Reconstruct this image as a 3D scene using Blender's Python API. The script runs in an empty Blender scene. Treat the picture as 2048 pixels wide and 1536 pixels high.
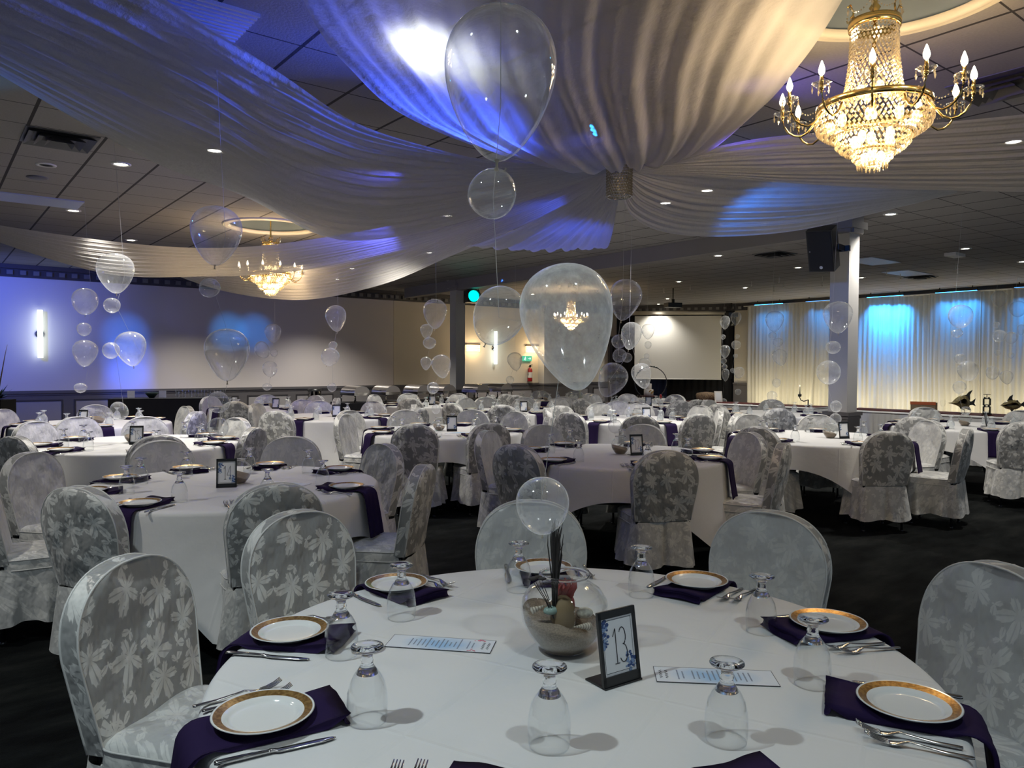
import bpy, math, random
from math import sin, cos, pi, sqrt, atan2, radians, hypot
from mathutils import Matrix, Vector
random.seed(7)
SC = bpy.context.scene
COL = SC.collection

# ------------------------------------------------------------------ camera
EYE = 1.53
CEIL = 3.591
cam_d = bpy.data.cameras.new('camera'); cam = bpy.data.objects.new('camera', cam_d); COL.objects.link(cam)
cam_d.sensor_width = 36.0; cam_d.lens = 1510.6 / 2048 * 36.0; cam_d.clip_start = 0.05; cam_d.clip_end = 200
PITCH, ROLL = radians(1.543), radians(0.238)
cp, sp, cr, sr = cos(PITCH), sin(PITCH), cos(ROLL), sin(ROLL)
_f = Vector((0, cp, -sp)); _u = Vector((0, sp, cp)); _r = Vector((1, 0, 0))
_R = cr * _r + sr * _u; _U = -sr * _r + cr * _u
cam.matrix_world = Matrix(((_R.x, _U.x, -_f.x, 0), (_R.y, _U.y, -_f.y, 0), (_R.z, _U.z, -_f.z, EYE), (0, 0, 0, 1)))
SC.camera = cam

# ------------------------------------------------------------------ world, exposure
w = bpy.data.worlds.new('world'); SC.world = w; w.use_nodes = True
w.node_tree.nodes['Background'].inputs[0].default_value = (0.60, 0.72, 0.85, 1)
w.node_tree.nodes['Background'].inputs[1].default_value = 0.30
SC.view_settings.view_transform = 'Standard'; SC.view_settings.look = 'None'
SC.view_settings.exposure = 0.12; SC.view_settings.gamma = 1.0; SC.view_settings.use_curve_mapping = False
SC.cycles.max_bounces = 8; SC.cycles.diffuse_bounces = 3; SC.cycles.glossy_bounces = 4
SC.cycles.transmission_bounces = 8; SC.cycles.transparent_max_bounces = 28
SC.cycles.sample_clamp_indirect = 4.0; SC.cycles.caustics_reflective = False; SC.cycles.caustics_refractive = False

# the room's own axes: u runs into the room along the curtained wall, v along the blue-lit wall
UX, UY = -0.6163, 0.7875
VX, VY = 0.7875, 0.6163

def lamp(name, kind, loc, energy, color, target=None, size=0.05, spot=None, blend=0.5, sx=None, sy=None):
    d = bpy.data.lights.new(name, kind); d.energy = energy; d.color = color
    if kind in ('POINT', 'SPOT'): d.shadow_soft_size = size
    if kind == 'SPOT': d.spot_size = radians(spot); d.spot_blend = blend
    if kind == 'AREA':
        d.shape = 'RECTANGLE'; d.size = sx; d.size_y = sy
    o = bpy.data.objects.new(name, d); COL.objects.link(o); o.location = loc
    if target is not None:
        o.rotation_euler = (Vector(target) - Vector(loc)).to_track_quat('-Z', 'Y').to_euler()
    return o
WARM = (1.0, 0.72, 0.40); NEUT = (0.92, 1.0, 0.94); BLUE = (0.04, 0.10, 1.0); CYAN = (0.05, 0.45, 1.0)

# ------------------------------------------------------------------ materials
def newmat(name):
    m = bpy.data.materials.new(name); m.use_nodes = True
    nt = m.node_tree; nt.nodes.clear()
    out = nt.nodes.new('ShaderNodeOutputMaterial')
    return m, nt, out
def N(nt, kind, **kw):
    n = nt.nodes.new('ShaderNode' + kind)
    for k, v in kw.items(): setattr(n, k, v)
    return n
def L(nt, a, b): nt.links.new(a, b)
def setin(n, **kw):
    for k, v in kw.items():
        key = k.replace('_', ' ')
        n.inputs[key].default_value = (*v, 1) if isinstance(v, tuple) and len(v) == 3 and n.inputs[key].type == 'RGBA' else v
def math_(nt, op, a, b=None, c=None):
    n = N(nt, 'Math', operation=op)
    for i, x in enumerate((a, b, c)):
        if x is None: continue
        if isinstance(x, (int, float)): n.inputs[i].default_value = x
        else: L(nt, x, n.inputs[i])
    return n.outputs[0]
def mixcol(nt, fac, a, b):
    n = N(nt, 'Mix', data_type='RGBA')
    for i, x in ((0, fac), (6, a), (7, b)):
        if isinstance(x, (int, float)): n.inputs[i].default_value = x
        elif isinstance(x, tuple): n.inputs[i].default_value = (*x, 1)
        else: L(nt, x, n.inputs[i])
    return n.outputs[2]
def bump(nt, height, strength, dist=0.01):
    b = N(nt, 'Bump'); b.inputs['Strength'].default_value = strength; b.inputs['Distance'].default_value = dist
    L(nt, height, b.inputs['Height']); return b.outputs[0]
def objco(nt): return N(nt, 'TexCoord').outputs['Object']
def noise(nt, vec, scale, detail=3, rough=0.5, scl=None):
    if scl:
        mp = N(nt, 'Mapping'); mp.inputs['Scale'].default_value = scl; L(nt, vec, mp.inputs[0]); vec = mp.outputs[0]
    n = N(nt, 'TexNoise'); n.inputs['Scale'].default_value = scale; n.inputs['Detail'].default_value = detail
    n.inputs['Roughness'].default_value = rough; L(nt, vec, n.inputs['Vector']); return n.outputs['Fac']
def ramp(nt, fac, stops):
    r = N(nt, 'ValToRGB'); e = r.color_ramp.elements
    while len(e) < len(stops): e.new(0.5)
    for el, (p, c) in zip(e, stops): el.position = p; el.color = (*c, 1)
    L(nt, fac, r.inputs[0]); return r.outputs[0]

def plain(name, color, rough=0.5, metal=0.0, spec=0.5, sheen=0.0, nz=None, bmp=None):
    m, nt, out = newmat(name); p = N(nt, 'BsdfPrincipled')
    setin(p, Base_Color=color, Roughness=rough, Metallic=metal)
    p.inputs['Specular IOR Level'].default_value = spec
    if sheen: p.inputs['Sheen Weight'].default_value = sheen
    if nz:      # (scale, darker colour, low, high): procedural mottling that belongs to the thing
        f = noise(nt, objco(nt), nz[0], 4); L(nt, mixcol(nt, ramp(nt, f, [(nz[2], (0, 0, 0)), (nz[3], (1, 1, 1))]), nz[1], color), p.inputs['Base Color'])
    if bmp: L(nt, bump(nt, noise(nt, objco(nt), bmp[0], 4), bmp[1], bmp[2]), p.inputs['Normal'])
    L(nt, p.outputs[0], out.inputs[0]); return m
def emit(name, color, strength):
    m, nt, out = newmat(name); e = N(nt, 'Emission'); setin(e, Color=color, Strength=strength); L(nt, e.outputs[0], out.inputs[0]); return m

def thin_glass(name, tint=(0.97, 0.98, 0.98), haze=0.0, base=0.04, edge=0.5, rough=0.02, swirl=0.0, power=3.0):
    # a thin clear wall: see-through face on, mirror-like and denser along the rim
    m, nt, out = newmat(name)
    lw = N(nt, 'LayerWeight'); lw.inputs['Blend'].default_value = 0.5
    e = math_(nt, 'POWER', lw.outputs['Facing'], power)
    fac = math_(nt, 'MULTIPLY_ADD', e, edge, base)
    t = N(nt, 'BsdfTransparent'); setin(t, Color=tint)
    g = N(nt, 'BsdfGlossy'); setin(g, Color=(0.95, 0.97, 1.0), Roughness=rough)
    mx = N(nt, 'MixShader'); L(nt, fac, mx.inputs[0]); L(nt, t.outputs[0], mx.inputs[1]); L(nt, g.outputs[0], mx.inputs[2])
    last = mx.outputs[0]
    if haze:
        d = N(nt, 'BsdfDiffuse'); setin(d, Color=(0.85, 0.87, 0.88)); tr = N(nt, 'BsdfTranslucent'); setin(tr, Color=(0.85, 0.87, 0.88))
        a = N(nt, 'AddShader'); L(nt, d.outputs[0], a.inputs[0]); L(nt, tr.outputs[0], a.inputs[1])
        h = math_(nt, 'MULTIPLY_ADD', e, haze * 2.2, haze)
        if swirl:
            nf = noise(nt, objco(nt), 9, 5, 0.65)
            sw = math_(nt, 'MULTIPLY', math_(nt, 'POWER', nf, 2.5), swirl); h = math_(nt, 'ADD', h, sw)
        m2 = N(nt, 'MixShader'); L(nt, h, m2.inputs[0]); L(nt, last, m2.inputs[1]); L(nt, a.outputs[0], m2.inputs[2]); last = m2.outputs[0]
    L(nt, last, out.inputs[0]); return m

def solid_glass(name):
    m, nt, out = newmat(name); p = N(nt, 'BsdfPrincipled')
    setin(p, Base_Color=(0.97, 0.98, 1.0), Roughness=0.0, IOR=1.47); p.inputs['Transmission Weight'].default_value = 1.0
    L(nt, p.outputs[0], out.inputs[0]); return m

def damask(name, contrast):
    # satin ground with woven leaf-and-flower figures, laid out in the cover's own coordinates
    m, nt, out = newmat(name)
    sep = N(nt, 'SeparateXYZ'); L(nt, objco(nt), sep.inputs[0])
    cb = N(nt, 'CombineXYZ'); L(nt, math_(nt, 'MULTIPLY_ADD', sep.outputs[1], -0.7, sep.outputs[0]), cb.inputs[0]); L(nt, math_(nt, 'MULTIPLY_ADD', sep.outputs[1], 0.7, sep.outputs[2]), cb.inputs[1])
    def figure(scale, petals, r0, r1, rnd, vein, skew, sharp):
        v = N(nt, 'TexVoronoi', voronoi_dimensions='2D'); v.inputs['Scale'].default_value = scale; v.inputs['Randomness'].default_value = rnd
        L(nt, cb.outputs[0], v.inputs['Vector'])
        s = N(nt, 'VectorMath', operation='SUBTRACT'); L(nt, cb.outputs[0], s.inputs[0]); L(nt, v.outputs['Position'], s.inputs[1])
        q = N(nt, 'SeparateXYZ'); L(nt, s.outputs[0], q.inputs[0])
        ln = N(nt, 'VectorMath', operation='LENGTH'); L(nt, s.outputs[0], ln.inputs[0])
        r = math_(nt, 'MULTIPLY', ln.outputs['Value'], scale)
        sc = N(nt, 'SeparateColor'); L(nt, v.outputs['Color'], sc.inputs[0])
        ang = math_(nt, 'ADD', math_(nt, 'ARCTAN2', q.outputs[1], q.outputs[0]), math_(nt, 'MULTIPLY', sc.outputs[0], 6.28))
        h = math_(nt, 'MULTIPLY', ang, petals / 2)
        c = math_(nt, 'POWER', math_(nt, 'ABSOLUTE', math_(nt, 'COSINE', h)), sharp)
        c = math_(nt, 'MULTIPLY', c, math_(nt, 'MULTIPLY_ADD', math_(nt, 'COSINE', math_(nt, 'ADD', ang, 0.7)), skew, 1.0 - skew))
        jag = math_(nt, 'MULTIPLY', math_(nt, 'ABSOLUTE', math_(nt, 'SINE', math_(nt, 'MULTIPLY', h, 7.0))), 0.045)
        lim = math_(nt, 'SUBTRACT', math_(nt, 'MULTIPLY_ADD', c, r1, r0), jag)
        mk = N(nt, 'MapRange', interpolation_type='SMOOTHSTEP'); mk.inputs['From Min'].default_value = -0.015; mk.inputs['From Max'].default_value = 0.025
        L(nt, math_(nt, 'SUBTRACT', lim, r), mk.inputs['Value'])
        vn = math_(nt, 'LESS_THAN', math_(nt, 'ABSOLUTE', math_(nt, 'SINE', h)), vein)
        vn = math_(nt, 'MULTIPLY', vn, math_(nt, 'GREATER_THAN', r, 0.1))
        return math_(nt, 'MULTIPLY', mk.outputs[0], math_(nt, 'SUBTRACT', 1.0, math_(nt, 'MULTIPLY', vn, 0.7)))
    a = figure(7.2, 5, 0.07, 0.52, 0.6, 0.12, 0.27, 0.75); b = figure(13.0, 3, 0.02, 0.48, 0.95, 0.10, 0.40, 1.3)
    mask = math_(nt, 'MAXIMUM', a, b)
    p = N(nt, 'BsdfPrincipled')
    g = 0.60 - 0.27 * contrast; l = 0.66 + 0.04 * contrast  # contrast paints how light falls: darker ground, stronger figure on the backs
    L(nt, mixcol(nt, mask, (g, g * 1.01, g * 0.99), (l, l, l * 0.96)), p.inputs['Base Color'])
    L(nt, math_(nt, 'MULTIPLY_ADD', mask, 0.18, 0.32), p.inputs['Roughness'])
    p.inputs['Specular IOR Level'].default_value = 0.5; p.inputs['Sheen Weight'].default_value = 0.25
    hh = noise(nt, objco(nt), 11, 3, 0.5, (1.0, 1.0, 0.55))
    L(nt, bump(nt, hh, 0.8, 0.035), p.inputs['Normal'])
    L(nt, p.outputs[0], out.inputs[0]); return m

def sheer(name, color, clear, fold=(40, 40, 40), tl=0.5):
    m, nt, out = newmat(name)
    d = N(nt, 'BsdfDiffuse'); setin(d, Color=color); t = N(nt, 'BsdfTranslucent'); setin(t, Color=color)
    bn = bump(nt, noise(nt, objco(nt), 9, 4, 0.6, (1.0, 1.0, 0.5)), 0.35, 0.05); L(nt, bn, d.inputs['Normal']); L(nt, bn, t.inputs['Normal'])
    mx = N(nt, 'MixShader'); mx.inputs[0].default_value = tl; L(nt, d.outputs[0], mx.inputs[1]); L(nt, t.outputs[0], mx.inputs[2])
    tr = N(nt, 'BsdfTransparent'); setin(tr, Color=(0.9, 0.9, 0.92))
    lw = N(nt, 'LayerWeight'); lw.inputs['Blend'].default_value = 0.35
    op = math_(nt, 'SUBTRACT', clear, math_(nt, 'MULTIPLY', lw.outputs['Facing'], clear * 0.8))
    m2 = N(nt, 'MixShader'); L(nt, op, m2.inputs[0]); L(nt, mx.outputs[0], m2.inputs[1]); L(nt, tr.outputs[0], m2.inputs[2])
    L(nt, m2.outputs[0], out.inputs[0]); return m

def carpet_mat():
    m, nt, out = newmat('dark_carpet'); p = N(nt, 'BsdfPrincipled'); co = objco(nt)
    f = noise(nt, co, 1.6, 5, 0.62, (1.0, 2.6, 1.0)); f2 = noise(nt, co, 160, 2)
    c = ramp(nt, f, [(0.36, (0.0015, 0.002, 0.0025)), (0.50, (0.006, 0.0075, 0.0078)), (0.66, (0.015, 0.0165, 0.016))])
    L(nt, c, p.inputs['Base Color']); setin(p, Roughness=0.95); p.inputs['Specular IOR Level'].default_value = 0.1
    L(nt, bump(nt, f2, 0.6, 0.006), p.inputs['Normal']); L(nt, p.outputs[0], out.inputs[0]); return m

def ceiling_mat():
    m, nt, out = newmat('ceiling_tile'); p = N(nt, 'BsdfPrincipled'); co = objco(nt)
    sep = N(nt, 'SeparateXYZ'); L(nt, co, sep.inputs[0])
    def line(o, wd):
        s = math_(nt, 'DIVIDE', o, 0.6096)
        fr = math_(nt, 'ABSOLUTE', math_(nt, 'SUBTRACT', s, math_(nt, 'ROUND', s)))
        return math_(nt, 'LESS_THAN', fr, wd)
    k = math_(nt, 'MAXIMUM', line(sep.outputs[0], 0.022), line(sep.outputs[1], 0.011))  # dark grid lines paint the shade in the inset tile joints
    f = noise(nt, co, 55, 4, 0.6)
    c = mixcol(nt, f, (0.27, 0.255, 0.25), (0.36, 0.34, 0.33))
    L(nt, mixcol(nt, k, c, (0.035, 0.032, 0.035)), p.inputs['Base Color']); setin(p, Roughness=0.9)
    L(nt, bump(nt, math_(nt, 'SUBTRACT', f, k), 0.4, 0.006), p.inputs['Normal'])
    L(nt, p.outputs[0], out.inputs[0]); return m

def menu_mat():
    m, nt, out = newmat('menu_paper'); p = N(nt, 'BsdfPrincipled'); co = objco(nt)
    f = noise(nt, co, 14, 3); g = N(nt, 'TexGradient', gradient_type='SPHERICAL')
    mp = N(nt, 'Mapping'); mp.inputs['Scale'].default_value = (8.5, 17, 1); L(nt, co, mp.inputs[0]); L(nt, mp.outputs[0], g.inputs[0])
    k = math_(nt, 'MULTIPLY', math_(nt, 'MULTIPLY', g.outputs['Fac'], f), 2.6)
    L(nt, mixcol(nt, k, (0.74, 0.77, 0.82), (0.34, 0.55, 0.80)), p.inputs['Base Color']); setin(p, Roughness=0.6)
    L(nt, p.outputs[0], out.inputs[0]); return m

def shell_mat():
    m, nt, out = newmat('sea_shell'); p = N(nt, 'BsdfPrincipled')
    wv = N(nt, 'TexWave', wave_type='BANDS', bands_direction='Z'); wv.inputs['Scale'].default_value = 40; wv.inputs['Distortion'].default_value = 1.5
    L(nt, objco(nt), wv.inputs[0]); L(nt, mixcol(nt, wv.outputs['Fac'], (0.72, 0.66, 0.56), (0.30, 0.24, 0.19)), p.inputs['Base Color']); setin(p, Roughness=0.45)
    L(nt, p.outputs[0], out.inputs[0]); return m

def crystal_mat():
    # cut beads pass and scatter the light of the bulbs behind them
    m, nt, out = newmat('cut_crystal'); g = N(nt, 'BsdfGlossy'); setin(g, Color=(1.0, 0.97, 0.92), Roughness=0.06)
    t = N(nt, 'BsdfTranslucent'); setin(t, Color=(0.95, 0.82, 0.58)); d = N(nt, 'BsdfTransparent'); setin(d, Color=(0.95, 0.95, 0.95))
    a = N(nt, 'MixShader'); a.inputs[0].default_value = 0.45; L(nt, g.outputs[0], a.inputs[1]); L(nt, t.outputs[0], a.inputs[2])
    b_ = N(nt, 'MixShader'); b_.inputs[0].default_value = 0.25; L(nt, a.outputs[0], b_.inputs[1]); L(nt, d.outputs[0], b_.inputs[2])
    L(nt, b_.outputs[0], out.inputs[0]); return m
def linen_mat():
    m, nt, out = newmat('white_linen'); p = N(nt, 'BsdfPrincipled'); co = objco(nt)
    setin(p, Base_Color=(0.74, 0.74, 0.735), Roughness=0.75); p.inputs['Sheen Weight'].default_value = 0.2
    mp = N(nt, 'Mapping'); mp.inputs['Rotation'].default_value = (0, 0, 0.5); L(nt, co, mp.inputs[0]); sep = N(nt, 'SeparateXYZ'); L(nt, mp.outputs[0], sep.inputs[0])
    def crease(o):
        s = math_(nt, 'MULTIPLY', math_(nt, 'ADD', o, 0.13), 2.4); f = math_(nt, 'ABSOLUTE', math_(nt, 'SUBTRACT', s, math_(nt, 'ROUND', s)))
        return math_(nt, 'MAXIMUM', 0.0, math_(nt, 'SUBTRACT', 1.0, math_(nt, 'MULTIPLY', f, 45.0)))
    k = math_(nt, 'MAXIMUM', crease(sep.outputs[0]), crease(sep.outputs[1]))
    h = math_(nt, 'ADD', math_(nt, 'MULTIPLY', noise(nt, co, 6, 4), 1.6), math_(nt, 'MULTIPLY', k, 0.30))
    L(nt, bump(nt, h, 0.35, 0.012), p.inputs['Normal']); L(nt, p.outputs[0], out.inputs[0]); return m

M = dict(
    carpet=carpet_mat(), ceiling=ceiling_mat(), menu=menu_mat(), shell=shell_mat(),
    wall=plain('painted_wall', (0.70, 0.645, 0.62), 0.75, bmp=(60, 0.08, 0.004)),
    wall_warm=plain('beige_wall', (0.70, 0.64, 0.53), 0.75, bmp=(60, 0.08, 0.004)),
    stile=plain('grey_wainscot', (0.115, 0.108, 0.112), 0.5, bmp=(30, 0.05, 0.004)),
    panel=plain('wainscot_panel', (0.33, 0.315, 0.32), 0.6, bmp=(40, 0.05, 0.004)),
    crown=plain('dark_cornice', (0.045, 0.042, 0.045), 0.5), dentil=plain('cornice_block', (0.17, 0.165, 0.16), 0.6),
    column=plain('column_paint', (0.52, 0.51, 0.50), 0.7, bmp=(50, 0.06, 0.004)),
    beam=plain('beam_paint', (0.25, 0.235, 0.235), 0.7), dome=plain('dome_paint', (0.20, 0.24, 0.28), 0.7),
    mould=plain('plaster_moulding', (0.62, 0.57, 0.47), 0.5),
    black=plain('black_plastic', (0.010, 0.011, 0.012), 0.35), matte=plain('matte_black', (0.008, 0.008, 0.009), 0.8),
    drape_dark=plain('black_drape', (0.006, 0.006, 0.008), 0.9), drape_bluelit=plain('blue_lit_drape', (0.010, 0.018, 0.065), 0.8),  # blue light on part of the black drape is put into its colour
    cloth=linen_mat(),
    napkin=plain('purple_napkin', (0.017, 0.008, 0.046), 0.8, spec=0.15, bmp=(25, 0.15, 0.006)),
    porcelain=plain('white_porcelain', (0.80, 0.81, 0.80), 0.12, spec=0.6),
    gold_band=plain('gold_band', (0.58, 0.36, 0.12), 0.32, metal=0.75, nz=(120, (0.36, 0.20, 0.06), 0.42, 0.58)),
    steel=plain('steel', (0.56, 0.55, 0.54), 0.16, metal=1.0), chrome=plain('chrome', (0.52, 0.50, 0.48), 0.08, metal=1.0),
    leg=plain('dark_steel', (0.05, 0.055, 0.065), 0.35, metal=0.8), gold=plain('gold', (0.80, 0.55, 0.20), 0.22, metal=1.0),
    dam_s=damask('damask_strong', 1.0), dam_m=damask('damask_soft', 0.36), dam_w=damask('damask_faint', 0.08),
    piping=plain('satin_piping', (0.66, 0.66, 0.64), 0.4),
    glass=thin_glass('clear_glass', base=0.022, edge=0.62, tint=(0.985, 0.99, 0.99), rough=0.04), glass_far=thin_glass('glint_hazed_glass', base=0.10, edge=0.75, haze=0.07, rough=0.10, power=2.0), stem=solid_glass('stem_glass'),  # far glass: white haze and extra gloss stand in for glints
    bowl=thin_glass('bowl_glass', base=0.014, edge=0.62, tint=(0.985, 0.99, 0.985), power=2.6),
    balloon=thin_glass('clear_balloon', tint=(0.96, 0.965, 0.97), haze=0.055, base=0.065, edge=0.65, rough=0.055, power=2.5),
    balloon_near=thin_glass('cloudy_balloon', tint=(0.95, 0.955, 0.96), haze=0.08, base=0.06, edge=0.60, rough=0.05, power=2.5),
    balloon_milky=thin_glass('milky_balloon', tint=(0.94, 0.94, 0.93), haze=0.11, base=0.05, edge=0.50, rough=0.07, swirl=0.45),
    knot=plain('balloon_knot', (0.52, 0.46, 0.34), 0.4), line=plain('clear_line', (0.6, 0.6, 0.6), 0.3),
    sheer=sheer('sheer_fabric', (0.78, 0.77, 0.75), 0.26), sheer_far=sheer('low_sheer_fabric', (0.80, 0.77, 0.74), 0.15), lid=plain('brushed_lid', (0.60, 0.54, 0.50), 0.30, metal=0.85), sheer_thin=sheer('thin_sheer_fabric', (0.78, 0.76, 0.74), 0.42),
    curtain=sheer('sheer_curtain', (0.72, 0.69, 0.60), 0.10, tl=0.35),
    crystal=crystal_mat(), bead=thin_glass('crystal_drop', base=0.25, edge=0.6),
    bulb=emit('candle_bulb', (1.0, 0.82, 0.55), 26), glow=emit('inner_bulb', (1.0, 0.70, 0.32), 12),
    spotlens=emit('downlight_lamp', (1.0, 0.95, 0.82), 22), sconce=emit('sconce_tube', (0.86, 1.0, 0.97), 3.2),
    led=emit('blue_led', (0.05, 0.38, 1.0), 7), led_dim=emit('blue_led_dim', (0.10, 0.35, 1.0), 2.5), green=emit('green_lens', (0.0, 0.85, 0.62), 3.2), bluelens=emit('blue_lens', (0.03, 0.32, 1.0), 9),
    exit=emit('exit_green', (0.10, 0.55, 0.32), 1.0), exitw=emit('exit_white', (0.8, 1.0, 0.9), 1.4),
    crystal_lit=emit('lit_crystal', (1.0, 0.84, 0.52), 2.6),
    trimring=plain('downlight_trim', (0.62, 0.60, 0.56), 0.4), vent=plain('vent_metal', (0.12, 0.12, 0.13), 0.5), diffuser=plain('prismatic_panel', (0.42, 0.45, 0.52), 0.3, bmp=(140, 0.5, 0.01)),
    screen=plain('projection_screen', (0.66, 0.645, 0.60), 0.8), screencase=plain('screen_case', (0.55, 0.50, 0.42), 0.5),
    sand=plain('brown_sand', (0.34, 0.27, 0.205), 0.95, nz=(220, (0.20, 0.155, 0.115), 0.35, 0.65), bmp=(240, 0.6, 0.004)),
    feather=plain('dark_grass', (0.035, 0.03, 0.028), 0.7), coral=plain('red_coral', (0.28, 0.05, 0.045), 0.5), greenstone=plain('green_glass_pebble', (0.30, 0.42, 0.38), 0.15), stone=plain('pale_pebble', (0.62, 0.60, 0.52), 0.5, nz=(60, (0.38, 0.34, 0.28), 0.4, 0.6)),
    ink=plain('black_ink', (0.015, 0.017, 0.025), 0.6), card=plain('white_card', (0.76, 0.78, 0.80), 0.5), petal=plain('blue_petal', (0.035, 0.075, 0.22), 0.6), petal2=plain('pale_blue_petal', (0.22, 0.32, 0.52), 0.6), pink=plain('pink_print', (0.62, 0.20, 0.28), 0.6), greyink=plain('grey_ink', (0.22, 0.26, 0.34), 0.6),
    mahogany=plain('mahogany', (0.085, 0.016, 0.012), 0.65, spec=0.15, nz=(14, (0.05, 0.012, 0.010), 0.4, 0.6)), orange=plain('orange_card', (0.46, 0.10, 0.02), 0.6), brownbox=plain('brown_board', (0.24, 0.17, 0.09), 0.7),
    fish=plain('ochre_fish', (0.50, 0.42, 0.18), 0.35, nz=(30, (0.26, 0.21, 0.11), 0.4, 0.65)), fin=plain('dark_fin', (0.03, 0.03, 0.028), 0.4),
    red=plain('red_paint', (0.35, 0.012, 0.015), 0.3), white=plain('white_paint', (0.72, 0.70, 0.66), 0.5), icing=plain('white_icing', (0.78, 0.74, 0.68), 0.5), wood=plain('dark_wood', (0.10, 0.055, 0.03), 0.5, nz=(12, (0.06, 0.03, 0.018), 0.4, 0.6)), wicker=plain('brown_wicker', (0.20, 0.13, 0.07), 0.8, nz=(50, (0.08, 0.05, 0.03), 0.4, 0.6)),
    leaf=plain('dark_leaf', (0.012, 0.03, 0.02), 0.5), twig=plain('bare_twig', (0.24, 0.19, 0.15), 0.7), flower=plain('white_flower', (0.72, 0.72, 0.60), 0.6), candle=plain('ivory_candle', (0.75, 0.70, 0.52), 0.5), flame=emit('candle_tip', (1.0, 0.85, 0.55), 2.0),
)

# ------------------------------------------------------------------ mesh builder
class MB:
    def __init__(s): s.v = []; s.f = []; s.m = []; s.sm = []; s.mi = 0; s.smooth = True; s.X = None
    def mark(s, mi=0, smooth=True): s.mi = mi; s.smooth = smooth; return s
    def pt(s, p):
        if s.X is not None: p = s.X @ Vector(p)
        s.v.append((p[0], p[1], p[2])); return len(s.v) - 1
    def face(s, idx): s.f.append(tuple(idx)); s.m.append(s.mi); s.sm.append(s.smooth)
    def box(s, c, d, rz=0.0, taper=1.0):
        sm = s.smooth; s.smooth = False
        q = []
        for k in (-1, 1):
            t = 1.0 if k < 0 else taper
            for i, j in ((-1, -1), (1, -1), (1, 1), (-1, 1)):
                x, y = i * d[0] / 2 * t, j * d[1] / 2 * t
                q.append(s.pt((c[0] + x * cos(rz) - y * sin(rz), c[1] + x * sin(rz) + y * cos(rz), c[2] + k * d[2] / 2)))
        for a in ((3, 2, 1, 0), (4, 5, 6, 7), (0, 1, 5, 4), (1, 2, 6, 5), (2, 3, 7, 6), (3, 0, 4, 7)): s.face([q[i] for i in a])
        s.smooth = sm; return s
    def grid(s, fn, nu, nv, cu=False, cv=False):
        ids = [[s.pt(fn(i / (nu if cu else nu - 1), j / (nv if cv else nv - 1))) for j in range(nv)] for i in range(nu)]
        for i in range(nu if cu else nu - 1):
            for j in range(nv if cv else nv - 1):
                i2, j2 = (i + 1) % nu, (j + 1) % nv
                s.face((ids[i][j], ids[i2][j], ids[i2][j2], ids[i][j2]))
        return ids
    def lathe(s, prof, n=24, c=(0, 0, 0)):
        ids = []
        for r, z in prof:
            if r < 1e-5: ids.append([s.pt((c[0], c[1], c[2] + z))] * n)
            else: ids.append([s.pt((c[0] + r * cos(2 * pi * k / n), c[1] + r * sin(2 * pi * k / n), c[2] + z)) for k in range(n)])
        for a, b in zip(ids, ids[1:]):
            for k in range(n):
                q = [a[k], a[(k + 1) % n], b[(k + 1) % n], b[k]]
                t = []
                for x in q:
                    if x not in t: t.append(x)
                if len(t) > 2: s.face(t)
        return s
    def tube(s, pts, r, n=8, close=False, cap=True):
        pts = [Vector(p) for p in pts]; m = len(pts); rings = []
        for i, p in enumerate(pts):
            if close: d = pts[(i + 1) % m] - pts[i - 1]
            else: d = pts[min(i + 1, m - 1)] - pts[max(i - 1, 0)]
            if d.length < 1e-9: d = Vector((0, 0, 1))
            d.normalize(); a = Vector((0, 0, 1)) if abs(d.z) < 0.9 else Vector((1, 0, 0))
            x = d.cross(a).normalized(); y = d.cross(x)
            rr = r[i] if isinstance(r, (list, tuple)) else r
            rings.append([s.pt(p + rr * (cos(2 * pi * k / n) * x + sin(2 * pi * k / n) * y)) for k in range(n)])
        for i in range(m if close else m - 1):
            a, b = rings[i], rings[(i + 1) % m]
            for k in range(n): s.face((a[k], a[(k + 1) % n], b[(k + 1) % n], b[k]))
        if cap and not close: s.face(rings[0][::-1]); s.face(rings[-1])
        return s
    def ball(s, c, r, n=8, m=6, sc=(1, 1, 1)):
        ids = []
        for j in range(m + 1):
            t = pi * j / m
            if j in (0, m): ids.append([s.pt((c[0], c[1], c[2] + r * sc[2] * cos(t)))] * n)
            else: ids.append([s.pt((c[0] + r * sc[0] * sin(t) * cos(2 * pi * k / n), c[1] + r * sc[1] * sin(t) * sin(2 * pi * k / n), c[2] + r * sc[2] * cos(t))) for k in range(n)])
        for a, b in zip(ids, ids[1:]):
            for k in range(n):
                t = []
                for x in (a[k], b[k], b[(k + 1) % n], a[(k + 1) % n]):
                    if x not in t: t.append(x)
                if len(t) > 2: s.face(t)
        return s
    def octa(s, c, r, h=None):
        h = h or r; sm = s.smooth; s.smooth = False
        q = [s.pt((c[0] + r, c[1], c[2])), s.pt((c[0], c[1] + r, c[2])), s.pt((c[0] - r, c[1], c[2])), s.pt((c[0], c[1] - r, c[2])), s.pt((c[0], c[1], c[2] + h)), s.pt((c[0], c[1], c[2] - h))]
        for i in range(4): s.face((q[i], q[(i + 1) % 4], q[4])); s.face((q[(i + 1) % 4], q[i], q[5]))
        s.smooth = sm; return s
    def prism(s, poly, z0, z1, axis=None):
        # flat outline (x,y) with real thickness
        sm = s.smooth; s.smooth = False
        a = [s.pt((x, y, z0)) for x, y in poly]; b = [s.pt((x, y, z1)) for x, y in poly]; n = len(poly)
        s.face(a[::-1]); s.face(b)
        for i in range(n): s.face((a[i], a[(i + 1) % n], b[(i + 1) % n], b[i]))
        s.smooth = sm; return s
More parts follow.
